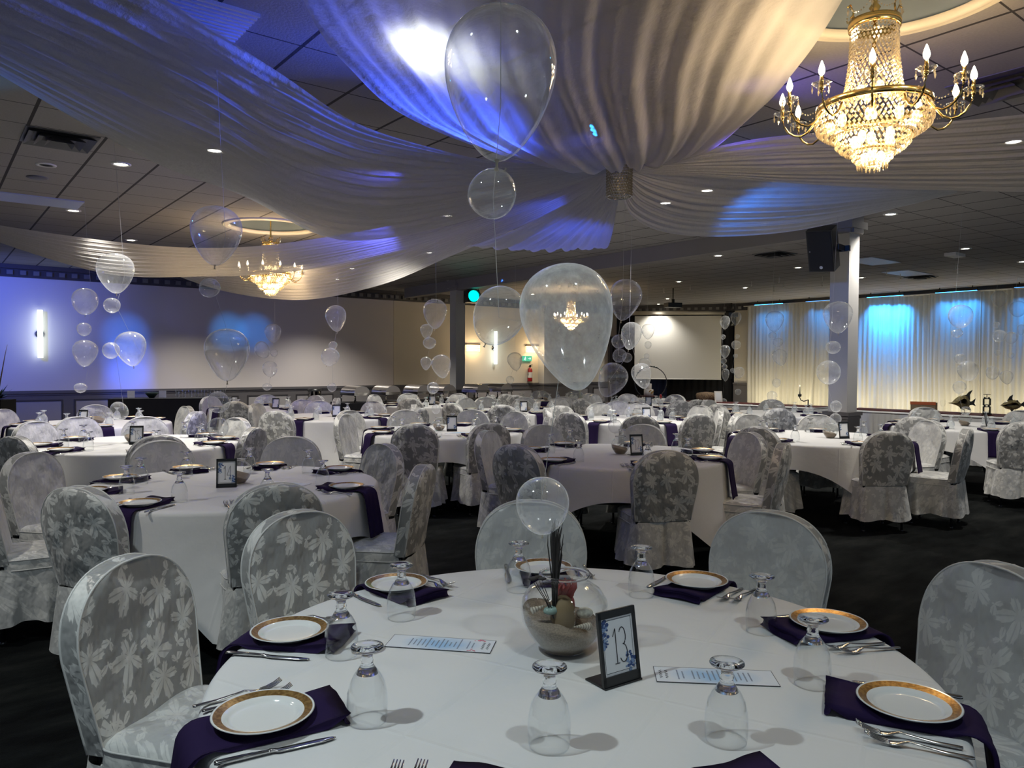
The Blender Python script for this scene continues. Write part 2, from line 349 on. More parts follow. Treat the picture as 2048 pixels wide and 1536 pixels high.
    def mesh(s, name, mats):
        me = bpy.data.meshes.new(name); me.from_pydata(s.v, [], s.f)
        for m in (mats if isinstance(mats, (list, tuple)) else [mats]): me.materials.append(m)
        me.polygons.foreach_set('material_index', s.m); me.polygons.foreach_set('use_smooth', s.sm); me.update(); return me
    def build(s, name, mats, parent=None, loc=(0, 0, 0), rz=0.0):
        return put(name, s.mesh(name, mats), parent, loc, rz)

def put(name, me, parent=None, loc=(0, 0, 0), rz=0.0):
    o = bpy.data.objects.new(name, me); COL.objects.link(o); o.location = loc
    if rz: o.rotation_euler = (0, 0, rz)
    if parent is not None: o.parent = parent
    return o
def tag(o, label, cat, group=None, kind=None):
    o['label'] = label; o['category'] = cat
    if group: o['group'] = group
    if kind: o['kind'] = kind
    return o
def thing(name, label, cat, loc=(0, 0, 0), rz=0.0, group=None):
    o = bpy.data.objects.new(name, None); COL.objects.link(o); o.empty_display_size = 0.1
    o.location = loc; o.rotation_euler = (0, 0, rz); return tag(o, label, cat, group)
def struct(o): o['kind'] = 'structure'; return o
def copy_tree(o, parent=None):
    c = o.copy(); COL.objects.link(c)
    if parent is not None: c.parent = parent
    for ch in list(o.children): copy_tree(ch, c)
    return c
def lerp(a, b, t): return a + (b - a) * t
def cat3(P, t):
    # smooth curve through the points P, t in 0..1
    n = len(P) - 1; x = min(max(t, 0), 1) * n; i = min(int(x), n - 1); u = x - i
    p0, p1, p2, p3 = P[max(i - 1, 0)], P[i], P[i + 1], P[min(i + 2, n)]
    return tuple(0.5 * (2 * b + (c - a) * u + (2 * a - 5 * b + 4 * c - d) * u * u + (3 * b - a - 3 * c + d) * u ** 3) for a, b, c, d in zip(p0, p1, p2, p3))
def wall_a(t, off=0.0, z=0.0):      # a point on the blue-lit wall, off metres into the room
    return (-3.42 + VX * t + off * 0.6163, 21.78 + VY * t - off * 0.7875, z)
def wall_c(t, off=0.0, z=0.0):      # a point on the curtained wall
    return (7.95 - UX * t - off * 0.7875, 25.31 - UY * t - off * 0.6163, z)
RA = atan2(VY, VX)          # heading of the blue-lit wall
RC = atan2(-UY, -UX)        # heading of the curtained wall

# ------------------------------------------------------------------ the large lights of the room
# downlights on above the nearest tables (outside the picture, in the same ceiling) and along the room; some unseen ones behind swags and near walls added as fill
DOWN_ON = [(-4.08, 7.92), (-5.98, 10.34), (-6.44, 12.81), (5.15, 10.35), (3.89, 14.34), (7.97, 13.36), (8.21, 17.83), (6.22, 20.25), (4.86, 23.72), (5.0, 25.9), (10.08, 14.99), (-1.55, 14.11), (-3.5, 16.53), (4.14, 18.85), (6.04, 16.05), (-0.45, 4.25), (-3.4, 3.0), (0.9, 0.7), (-1.6, 1.2), (2.3, 9.0), (-6.6, 16.6), (-4.3, 18.6), (0.6, 22.4), (-9.4, 13.6), (1.95, 9.7), (-0.9, 10.6), (-2.9, 7.4), (4.6, 7.0)]
DOWN_OFF = [(-4.89, 7.97), (-1.55, 18.9), (-2.2, 5.52)]
DW = {15: 26, 16: 120, 17: 60, 18: 150, 19: 150, 20: 420, 21: 460, 22: 300, 23: 120, 24: 260, 25: 260, 26: 260, 27: 200}
for i, (x, y) in enumerate(DOWN_ON):
    lamp('downlight_beam', 'SPOT', (x, y, 3.55), DW.get(i, 215), (0.93, 1.0, 0.92) if i == 15 else (0.84, 0.97, 1.0) if i in (17, 18) else (1.0, 0.95, 0.86), (x, y, 0), 0.05, 118, 0.9)
# blue stage lamps over the swags and on the walls
for loc, tgt, en, col, ang in [
    ((0.60, 5.70, 3.34), (-1.9, 4.95, 3.14), 560, BLUE, 38), ((0.50, 5.6, 3.32), (-0.90, 4.6, 3.16), 520, BLUE, 60),
    ((0.80, 6.5, 3.45), (0.2, 9.0, 2.8), 120, BLUE, 80), ((1.5, 6.75, 3.50), (2.6, 7.6, 3.0), 130, (0.03, 0.22, 1.0), 58),
    ((1.25, 5.75, 3.40), (2.4, 5.5, 3.2), 110, (0.12, 0.08, 1.0), 75), ((-1.1, 8.2, 3.45), (-3.0, 9.2, 2.9), 200, (0.10, 0.12, 1.0), 110)]:
    lamp('blue_stage_beam', 'SPOT', loc, en, col, tgt, 0.06, ang, 0.8)
lamp('blue_stage_beam', 'SPOT', (-5.0, 6.0, 3.40), 45, CYAN, (-3.45, 5.3, 3.40), 0.06, 40, 0.8)
for loc, t, z, en, col, ang in [((-6.3, 13.6, 3.4), -7.0, 2.15, 560, (0.02, 0.18, 1.0), 15), ((-6.35, 13.7, 3.4), -6.95, 1.55, 800, (0.02, 0.13, 1.0), 16), ((-6.4, 13.9, 3.4), -6.95, 1.0, 900, (0.02, 0.10, 1.0), 16), ((-4.4, 15.2, 3.4), -4.65, 2.3, 420, (0.02, 0.30, 1.0), 14), ((-4.2, 15.3, 3.4), -4.0, 2.3, 420, (0.02, 0.26, 1.0), 14), ((-10.2, 11.8, 3.45), -9.7, 2.7, 700, (0.06, 0.13, 1.0), 70),
                               ((-0.2, 17.0, 3.4), 2.6, 2.3, 420, (0.03, 0.16, 1.0), 18)]:
    lamp('wall_wash_beam', 'SPOT', loc, en, col, wall_a(t, 0, z), 0.05, ang, 1.0)

# ------------------------------------------------------------------ room shell
CO = (-4.590, 7.104)
DOMES = [(2.03, 4.13), (-3.62, 11.49)]
def to_c(x, y):
    dx, dy = x - CO[0], y - CO[1]; return (dx * VX + dy * VY, dx * UX + dy * UY)
DR = 0.60
def build_ceiling():
    b = MB(); b.mark(0, False)
    dc = [to_c(*d) for d in DOMES]
    xs = sorted({-14.0, 24.0} | {c[0] + s for c in dc for s in (-0.8, 0.8)}); ys = sorted({-12.0, 14.0} | {c[1] + s for c in dc for s in (-0.8, 0.8)})
    for x0, x1 in zip(xs, xs[1:]):
        for y0, y1 in zip(ys, ys[1:]):
            mx, my = (x0 + x1) / 2, (y0 + y1) / 2
            if any(abs(mx - c[0]) < 0.79 and abs(my - c[1]) < 0.79 for c in dc): continue
            b.face([b.pt(p) for p in ((x0, y0, 0), (x0, y1, 0), (x1, y1, 0), (x1, y0, 0))])
    for c in dc:
        n = 64
        x0 = [v for v in xs if v < c[0] and c[0] - v < 0.81][0] if False else None
        ring = []; sq = []
        for k in range(n):
            a = 2 * pi * (k + 0.5) / n; ca, sa = cos(a), sin(a); q = 0.8 / max(abs(ca), abs(sa))
            ring.append(b.pt((c[0] + DR * ca, c[1] + DR * sa, 0))); sq.append(b.pt((c[0] + q * ca, c[1] + q * sa, 0)))
        for k in range(n): b.face((ring[k], ring[(k + 1) % n], sq[(k + 1) % n], sq[k])[::-1])
        for sx in (-1, 1):
            for sy in (-1, 1):      # close the corners of the square
                cand = [i for i in sq if (b.v[i][0] - c[0]) * sx > 0 and (b.v[i][1] - c[1]) * sy > 0]
                e = sorted(cand, key=lambda i: -(abs(b.v[i][0] - c[0]) + abs(b.v[i][1] - c[1])))[:2]
                b.face((b.pt((c[0] + sx * 0.8, c[1] + sy * 0.8, 0)), e[0], e[1]))
    o = b.build('ceiling', M['ceiling'], None, (CO[0], CO[1], CEIL), RA); return struct(o)
# the two patch columns share nearly the same x: align them so that the grid closes
_c = [to_c(*d) for d in DOMES]; _mx = (_c[0][0] + _c[1][0]) / 2
DOMES = [(CO[0] + _mx * VX + c[1] * UX, CO[1] + _mx * VY + c[1] * UY) for c in _c]
def to_c(x, y):
    dx, dy = x - CO[0], y - CO[1]; return (round(dx * VX + dy * VY, 4), round(dx * UX + dy * UY, 4))
build_ceiling()
for x, y in DOMES:
    b = MB(); b.lathe([(DR, 0), (DR, 0.22), (DR - 0.03, 0.30), (0.3, 0.36), (0, 0.37)], 64)
    d = struct(b.build('ceiling_dome', M['dome'], None, (x, y, CEIL)))
    b = MB(); b.lathe([(DR - 0.012, 0.02), (DR - 0.012, -0.018), (DR + 0.02, -0.03), (DR + 0.045, -0.012), (DR + 0.06, -0.026), (DR + 0.085, -0.016), (DR + 0.09, 0.0)], 64)
    b.build('trim_ring', M['mould'], d)
b = MB(); b.mark(0, False); b.face([b.pt(p) for p in ((-14, -12, 0), (24, -12, 0), (24, 14, 0), (-14, 14, 0))])
struct(b.build('floor', M['carpet'], None, (CO[0], CO[1], 0), RA))

def wall_box(b, P, t0, t1, z0, z1, o0, o1):
    # a slab on a wall from t0 to t1 along it, o0..o1 metres off its face
    q = [b.pt(P(t, o, z)) for z in (z0, z1) for t, o in ((t0, o0), (t1, o0), (t1, o1), (t0, o1))]
    for a in ((0, 1, 2, 3), (7, 6, 5, 4), (0, 4, 5, 1), (1, 5, 6, 2), (2, 6, 7, 3), (3, 7, 4, 0)): b.face([q[i] for i in a])
def build_wall_a():
    b = MB(); b.mark(0, False); wall_box(b, wall_a, -16, 0.0, 0, CEIL, -0.15, 0.0)
    wl = struct(b.build('wall_left', M['wall']))
    b = MB(); b.mark(0, False); wall_box(b, wall_a, 0.02, 9.25, 0, CEIL, -0.17, -0.015)
    wf = struct(b.build('wall_far', M['wall_warm']))
    for nm, t0, t1, o in (('baseboard_left', -16, 0, 0.0), ('baseboard_far', 0.02, 9.25, -0.015)):
        b = MB(); b.mark(0, False)
        wall_box(b, wall_a, t0, t1, 0.0, 0.86, o, o + 0.02); wall_box(b, wall_a, t0, t1, 0.84, 0.90, o, o + 0.055); wall_box(b, wall_a, t0, t1, 0.80, 0.84, o, o + 0.035); wall_box(b, wall_a, t0, t1, 0, 0.12, o, o + 0.04)
        b.mark(1, False); t = t0 + 0.3
        while t + 1.0 < t1: wall_box(b, wall_a, t, t + 1.0, 0.18, 0.67, o + 0.015, o + 0.024); t += 1.28
        b.mark(2, False); t = t0 + 0.3
        while t + 1.0 < t1:
            for a0, a1, z0, z1 in ((t - 0.03, t, 0.15, 0.70), (t + 1.0, t + 1.03, 0.15, 0.70), (t, t + 1.0, 0.67, 0.70), (t, t + 1.0, 0.15, 0.18)): wall_box(b, wall_a, a0, a1, z0, z1, o, o + 0.036)
            t += 1.28
        struct(b.build(nm, [M['stile'], M['panel'], M['crown']]))
    for nm, t0, t1, o in (('trim_left', -16, 0, 0.0), ('trim_far', 0.02, 9.25, -0.015)):
        b = MB(); b.mark(0, False); wall_box(b, wall_a, t0, t1, 3.33, CEIL, o, o + 0.05); wall_box(b, wall_a, t0, t1, 3.50, CEIL, o, o + 0.16)
        b.mark(1, False); t = t0
        while t < t1 - 0.1: wall_box(b, wall_a, t, t + 0.11, 3.38, 3.47, o, o + 0.10); t += 0.24
        struct(b.build(nm, [M['crown'], M['dentil']]))
    b = MB(); b.mark(0, False); wall_box(b, wall_a, 5.45, 6.7, 0, CEIL, -0.02, 0.30)
    b.mark(1, False); wall_box(b, wall_a, 5.42, 6.73, 0, 0.86, -0.02, 0.33); wall_box(b, wall_a, 5.40, 6.75, 0.82, 0.88, -0.02, 0.36)
    struct(b.build('wall_pier', [M['column'], M['stile']]))
build_wall_a()
# curtained wall, the stage corner and its dark door
b = MB(); b.mark(0, False); wall_box(b, wall_c, -0.6, 16, 0, CEIL, -0.15, 0.0); struct(b.build('wall_right', M['wall_warm']))
b = MB(); b.mark(0, False); wall_box(b, wall_c, -0.6, 16, 0.0, 0.9, 0, 0.04); wall_box(b, wall_c, -0.6, 16, 0.86, 0.92, 0, 0.07); struct(b.build('baseboard_right', M['stile']))
b = MB(); b.mark(0, False); wall_box(b, wall_c, -0.6, 16, 3.40, CEIL, 0, 0.10); struct(b.build('trim_right', M['crown']))
def stg(x, y, z): return (x, y, z)
SA, SB = Vector((3.85, 27.9)), Vector((7.95, 26.3))
SD = (SB - SA).normalized(); SN = Vector((SD.y, -SD.x))
def wall_s(t, off=0.0, z=0.0): p = SA + SD * t + SN * off; return (p.x, p.y, z)
RS = atan2(SD.y, SD.x)
b = MB(); b.mark(0, False); wall_box(b, wall_s, -1, 5.2, 0, CEIL, -0.2, 0.0); struct(b.build('wall_stage', M['matte']))
b = MB(); b.mark(0, False); wall_box(b, wall_s, -1, 5.2, 3.36, CEIL, 0.0, 0.9)
b.mark(1, False); t = -0.9
while t < 4.6: wall_box(b, wall_s, t, t + 0.1, 3.40, 3.48, 0.9, 0.96); t += 0.24
struct(b.build('trim_stage', [M['crown'], M['dentil']]))
b = MB(); b.mark(0, False)
for t0, t1, z0, z1 in ((8.72, 8.86, 0, 2.5), (9.75, 9.9, 0, 2.5), (8.72, 9.9, 2.4, 2.52)): wall_box(b, wall_a, t0, t1, z0, z1, -0.02, 0.08)
b.mark(1, False); wall_box(b, wall_a, 8.86, 9.75, 0, 2.4, -0.1, 0.02)
b.mark(0, False)
for k in range(1, 4): wall_box(b, wall_a, 8.86 + k * 0.22, 8.88 + k * 0.22, 0.2, 2.3, 0.02, 0.05)
for k in range(1, 6): wall_box(b, wall_a, 8.86, 9.75, 0.2 + k * 0.38, 0.22 + k * 0.38, 0.02, 0.05)
dr = struct(b.build('door_1', [M['stile'], M['matte']]))
# columns and the beam they carry
COLS = [(-1.36, 18.8), (4.60, 10.5)]
for x, y in COLS:
    b = MB(); b.box((0, 0, 1.7), (0.27, 0.27, 3.4)); b.mark(1); b.box((0, 0, 0.42), (0.33, 0.33, 0.84)); b.box((0, 0, 0.86), (0.38, 0.38, 0.05)); b.box((0, 0, 0.81), (0.35, 0.35, 0.04)); b.box((0, 0, 0.06), (0.37, 0.37, 0.12))
    b.mark(2); b.box((0, 0, 3.36), (0.33, 0.33, 0.06)); b.box((0, 0, 3.44), (0.42, 0.42, 0.10)); b.box((0, 0, 3.54), (0.32, 0.32, 0.10))
    struct(b.build('column', [M['column'], M['stile'], M['beam']], None, (x, y, 0), RA))
c0, c1 = Vector(COLS[0]), Vector(COLS[1]); dd = (c1 - c0).normalized(); a0 = c0 - dd * 2.6; a1 = c1 + dd * 0.2; mid = (a0 + a1) / 2
b = MB(); b.box((0, 0, 0), ((a1 - a0).length, 0.24, 0.26)); struct(b.build('beam', M['beam'], None, (mid.x, mid.y, CEIL - 0.13), atan2(dd.y, dd.x)))

# ------------------------------------------------------------------ ceiling fittings
def where(x, y):
    return 'left' if x < -3 else 'right' if x > 4 else 'middle'
dl_names = ['white recessed downlight beside the square vent above the left tables', 'lit recessed downlight by the blue-lit diffuser panel', 'lit recessed downlight seen through the leftmost low swag', 'lit recessed downlight above the speaker on the column, nearest of the right ceiling', 'lit recessed downlight left of the hanging black speaker', 'lit recessed downlight over the small white ceiling box', 'lit recessed downlight just right of the white column', 'lit recessed downlight among the hanging hooks left of the column', 'lit recessed downlight beside the projector', 'lit recessed downlight nearest the projection screen', 'lit recessed downlight at the far right over the curtains', 'lit recessed downlight glowing through the low swag, nearer one', 'lit recessed downlight glowing through the low swag, farther one', 'lit recessed downlight over the fourth table of the column row', 'lit recessed downlight under the black speaker', 'lit recessed downlight above the cream swag over table 13', 'lit recessed downlight overhead left of table 14', 'lit recessed downlight overhead in front of table 13', 'lit recessed downlight overhead left of table 13', 'lit recessed downlight hidden over the right swag', 'added fill downlight close to the left wall behind the small chandelier', 'added fill downlight close to the seam of the two walls', 'added fill downlight over the far buffet', 'lit recessed downlight by the tall left sconce', 'added fill downlight behind the swag right of the crystal drum', 'added fill downlight behind the low swag near the green lamp', 'added fill downlight behind the big left swag over table 15', 'lit recessed downlight over the table before the column']
b = MB(); b.lathe([(0.062, -0.002), (0.075, -0.012), (0.095, -0.008), (0.098, 0.0)], 24); ring_me = b.mesh('trim', M['trimring'])
b = MB(); b.lathe([(0.062, -0.003), (0.04, -0.008), (0, -0.010)], 20); lens_on = b.mesh('lens', M['spotlens']); lens_off = b.mesh('lens', M['matte'])
for i, (x, y) in enumerate(DOWN_ON):
    t = thing('recessed_downlight', dl_names[i], 'downlight', (x, y, CEIL), 0, 'recessed ceiling downlights')
    put('trim_ring', ring_me, t); put('lens', lens_on, t)
for i, (x, y) in enumerate(DOWN_OFF):
    t = thing('recessed_downlight', ['unlit recessed downlight with a pale ring beneath the square vent', 'unlit recessed downlight left of the green stage lamp', 'unlit recessed downlight showing through the big left swag'][i], 'downlight', (x, y, CEIL), 0, 'recessed ceiling downlights')
    put('trim_ring', ring_me, t); put('lens', lens_off, t)
def vent(x, y, label, sz=0.58):
    t = thing('ceiling_vent', label, 'vent', (x, y, CEIL), RA, 'square ceiling vents')
    b = MB(); b.box((0, 0, -0.004), (sz, sz, 0.008)); b.build('plate', M['vent'], t)
    for k in range(3):
        q = sz * (0.92 - 0.27 * k) / 2; b = MB(); b.mark(0, False)
        for a in range(4):
            A = a * pi / 2; f = lambda px, py: (px * cos(A) - py * sin(A), px * sin(A) + py * cos(A))
            P = [(-q, -q), (q, -q), (q - 0.06, -q + 0.06), (-q + 0.06, -q + 0.06)]
            z = [-0.035 - 0.012 * k, -0.035 - 0.012 * k, -0.006, -0.006]
            b.face([b.pt((*f(*p), zz)) for p, zz in zip(P, z)]); b.face([b.pt((*f(*p), zz + 0.006)) for p, zz in zip(P, z)][::-1])
        b.build('louvre', M['trimring'] if k == 9 else M['vent'], t)
vent(-4.19, 7.04, 'square louvred ceiling vent above the left swag'); vent(4.88, 14.12, 'square louvred ceiling vent left of the hanging speaker'); vent(3.6, 5.6, 'square louvred ceiling vent right of the large chandelier'); vent(9.45, 17.58, 'square louvred ceiling vent over the curtained wall')
def flat_panel(name, x, y, sx, sy, label, cat, m, z=0.012):
    b = MB(); b.box((0, 0, -z / 2), (sx, sy, z)); o = b.build(name, m, None, (x, y, CEIL), RA); return tag(o, label, cat)
flat_panel('light_diffuser', -6.15, 9.63, 1.19, 0.58, 'prismatic ceiling light panel catching blue light, above the left swags', 'light panel', M['diffuser'])
flat_panel('light_diffuser', 7.12, 15.01, 1.19, 0.58, 'pale ceiling light panel just right of the column', 'light panel', M['diffuser'])
flat_panel('light_diffuser', 8.82, 16.93, 1.19, 0.58, 'pale ceiling light panel nearest the curtained wall', 'light panel', M['diffuser'])
flat_panel('ceiling_box', 8.14, 13.96, 0.42, 0.2, 'small white box fixed to the ceiling above the curtains', 'box', M['white'], 0.06)
b = MB()
for k in range(12): b.box((0, -0.27 + k * 0.05, -0.01), (0.56, 0.022, 0.02))
tag(b.build('air_grille', M['diffuser'], None, (-1.89, 4.57, CEIL), RA), 'slatted air grille in the ceiling behind the big left swag', 'grille')
b = MB(); b.lathe([(0.001, -0.012), (0.09, -0.012), (0.11, -0.004), (0.11, 0)], 28); tag(b.build('ceiling_speaker', M['vent'], None, (-5.32, 8.51, CEIL)), 'round dark speaker grille set in the ceiling under the left vent', 'speaker')
# little hooks hanging from the ceiling before the curtains
b = MB(); b.tube([(0, 0, 0), (0, 0, -0.10), (0.012, 0, -0.125), (0.03, 0, -0.115)], 0.006, 6); b.ball((0, 0, -0.115), 0.014, 8, 5); hook = b.mesh('hook', M['white'])
hooks = [(4.1, 20.5), (4.6, 19.6), (5.2, 21.6), (5.9, 18.7), (6.3, 17.9), (6.8, 19.0), (7.2, 17.6), (7.6, 18.6), (8.0, 16.2), (9.0, 15.4), (9.4, 16.0), (5.6, 14.2), (6.9, 20.0), (8.7, 17.0)]
for i, (x, y) in enumerate(hooks):
    tag(put('ceiling_hook', hook, None, (x, y, CEIL), i), 'small pale hook hanging from the dark ceiling before the curtains', 'hook', 'ceiling hooks')

# ------------------------------------------------------------------ swagged fabric
SW = {
'A':([(0.76,6.00,3.11),(0.36,5.85,3.09),(-0.17,5.60,3.10),(-0.76,5.10,3.22),(-1.01,4.70,3.36),(-1.10,4.35,3.42),(-1.13,3.90,3.50),(-1.08,3.40,3.57)],
     [(0.92,6.00,3.12),(1.18,5.90,3.11),(1.48,5.70,3.14),(1.70,5.15,3.27),(1.76,4.70,3.37),(1.77,4.35,3.43),(1.75,3.90,3.51),(1.69,3.40,3.57)]),
'B':([(0.75,6.00,3.10),(-0.10,5.80,3.07),(-0.65,5.60,3.13),(-1.13,5.30,3.22),(-1.50,4.90,3.38),(-1.73,4.50,3.46),(-1.91,4.20,3.52),(-2.17,3.80,3.56),(-2.7,3.1,3.57)],
     [(0.75,6.05,3.05),(0.11,6.70,2.97),(-0.58,7.00,2.81),(-1.26,7.20,2.70),(-1.83,7.20,2.74),(-2.40,6.80,3.02),(-2.96,6.20,3.18),(-3.50,5.20,3.48)]),
'C':([(0.74,6.05,3.07),(0.11,6.90,3.08),(-0.63,7.60,3.04),(-1.84,8.60,3.00),(-3.32,9.60,3.00),(-4.72,10.30,3.10),(-6.37,10.80,3.33),(-7.86,11.00,3.57)],
     [(0.76,6.10,3.05),(0.16,7.20,2.99),(-0.66,8.00,2.87),(-1.56,8.90,2.80),(-2.72,9.70,2.71),(-4.11,10.30,2.70),(-5.99,11.00,2.83),(-8.29,11.60,3.50)]),
'G':([(0.76,6.10,3.07),(0.34,7.00,3.08),(-0.13,7.90,3.07),(-0.72,8.70,3.05),(-1.73,9.90,3.01),(-3.22,11.50,3.01),(-5.28,12.80,3.17),(-6.95,13.60,3.57)],
     [(0.78,6.15,3.03),(0.35,7.20,2.96),(-0.13,8.10,2.90),(-0.74,9.00,2.80),(-1.83,10.50,2.61),(-3.31,11.80,2.51),(-4.98,12.90,2.76),(-6.50,13.60,3.27)]),
'D':([(0.75,6.10,3.05),(0.61,6.40,2.97),(0.38,6.80,2.91),(-0.03,7.40,2.82),(-0.42,8.00,2.78),(-0.56,9.00,2.96),(-0.65,10.40,3.40)],
     [(0.85,6.10,3.02),(0.89,6.40,2.93),(0.92,6.80,2.86),(0.97,7.40,2.81),(0.99,8.00,2.76),(1.01,9.00,2.94),(1.06,10.40,3.40)]),
'E':([(0.93,6.00,3.07),(1.24,6.20,3.09),(1.66,6.40,3.12),(2.30,6.80,3.20),(3.14,7.30,3.29),(4.02,7.90,3.39),(4.91,8.40,3.46)],
     [(0.88,6.10,2.96),(1.01,6.50,2.81),(1.43,7.10,2.76),(2.08,7.60,2.80),(3.07,8.10,2.96),(4.17,8.40,3.25),(4.97,8.50,3.46)]),
'F':([(0.92,6.00,3.11),(1.19,5.95,3.14),(1.45,5.90,3.19),(1.99,5.80,3.27),(2.84,5.60,3.29),(3.62,5.40,3.31),(4.17,5.20,3.35)],
     [(0.95,6.05,3.05),(1.31,6.15,3.06),(1.73,6.20,3.05),(2.38,6.30,3.03),(3.16,6.20,2.97),(4.03,6.00,2.90),(4.67,5.80,2.88)]),
}
SWL = {'A': ('cream sheer fabric swag fanning overhead toward the viewer from the crystal drum', 9, 0.055, 'sheer_thin', 0.19), 'B': ('large sheer swag sweeping to the upper left behind the tall balloon', 11, 0.035, 'sheer', 0.05),
       'C': ('sheer swag running to the left wall below the small chandelier, upper one', 9, 0.03, 'sheer_far', 0.02), 'G': ('lowest long sheer swag, lit warm by the chandelier behind it', 10, 0.03, 'sheer_far', 0.02),
       'D': ('short blue-lit sheer swag hanging down behind the crystal drum', 8, 0.05, 'sheer', 0.02), 'E': ('blue-lit sheer swag falling to the right of the crystal drum', 8, 0.05, 'sheer', 0.03), 'F': ('pale sheer swag running right behind the large chandelier', 9, 0.035, 'sheer', 0.04)}
for k, (a, c) in SW.items():
    label, nf, amp, mt, sag = SWL[k]; ph = random.random() * 6
    def fn(s, t, a=a, c=c, nf=nf, amp=amp, ph=ph, sag=sag):
        p, q = Vector(cat3(a, s)), Vector(cat3(c, s)); d = q - p; wd = d.length
        x = p + d * t
        tang = (Vector(cat3(a, min(s + 0.02, 1))) - Vector(cat3(a, max(s - 0.02, 0)))).normalized(); nrm = d.cross(tang)
        nrm = nrm.normalized() if nrm.length > 1e-6 else Vector((0, 0, 1))
        tt = t + 0.03 * sin(5 * s + 3 * t + ph)
        f = sin(2 * pi * nf * tt + ph + 1.5 * sin(2.2 * s)) * 0.6 + 0.4 * sin(2 * pi * nf * 2.3 * tt + 2 * ph + 2 * s)
        g = min(1.0, wd / 1.2) * (0.35 + 0.65 * sin(pi * min(max(t, 0.04), 0.96)))
        x = x + nrm * (amp * f * g * (0.45 + 0.55 * (1 - s)))
        x.z -= sag * min(wd, 1.5) * sin(pi * t) * min(1.0, (s / 0.45) ** 1.5)
        x.z = min(x.z, 3.575); return x
    b = MB(); b.grid(fn, 56, 110); o = b.build('fabric_swag', M[mt]); tag(o, label, 'swag', 'sheer swags gathered at the crystal drum')
# the crystal drum that hides the gathering point
t = thing('crystal_drum', 'cylindrical crystal bead drum at the centre of the fabric swags', 'drum light', (0.84, 6.0, 2.85))
b = MB()
for k in range(28):
    a = 2 * pi * k / 28
    for j in range(15): b.octa((0.098 * cos(a + 0.11 * (j % 2)), 0.098 * sin(a + 0.11 * (j % 2)), 0.012 + j * 0.0215), 0.0095, 0.0115)
b.build('crystal_shade', M['crystal'], t)
for z, nm in ((0.0, 'lower_ring'), (0.165, 'middle_ring'), (0.325, 'upper_ring')):
    b = MB(); b.tube([(0.098 * cos(2 * pi * i / 32), 0.098 * sin(2 * pi * i / 32), z) for i in range(32)], 0.005, 6, True); b.build(nm, M['chrome'], t)
b = MB(); b.lathe([(0.0, 0.33), (0.085, 0.33), (0.09, 0.30), (0.0, 0.30)], 24); b.tube([(0, 0, 0.33), (0, 0, CEIL - 2.85)], 0.012); b.build('hanging_rod', M['leg'], t)
# blue LED par lamp half hidden behind the fabric
t = thing('stage_lamp', 'small black stage lamp with blue LEDs glowing through the fabric by the crystal drum', 'stage lamp', (0.66, 5.9, 3.36))
b = MB(); b.X = Matrix.Rotation(radians(60), 4, 'Y'); b.lathe([(0.0, 0.12), (0.05, 0.12), (0.065, 0.05), (0.07, -0.04), (0.06, -0.04), (0.0, -0.035)], 20); b.build('housing', M['black'], t)
b = MB(); b.X = Matrix.Rotation(radians(60), 4, 'Y')
for k in range(7): a = k * pi / 3; r = 0.0 if k == 6 else 0.038; b.ball((r * cos(a), r * sin(a), -0.042), 0.013, 8, 5)
b.build('led_cluster', M['bluelens'], t)
b = MB(); b.tube([(0, -0.075, 0), (0, -0.08, 0.12), (0, 0, 0.14), (0, 0.08, 0.12), (0, 0.075, 0)], 0.008); b.tube([(0, 0, 0.14), (0, 0, CEIL - 3.36)], 0.01); b.build('yoke', M['black'], t)

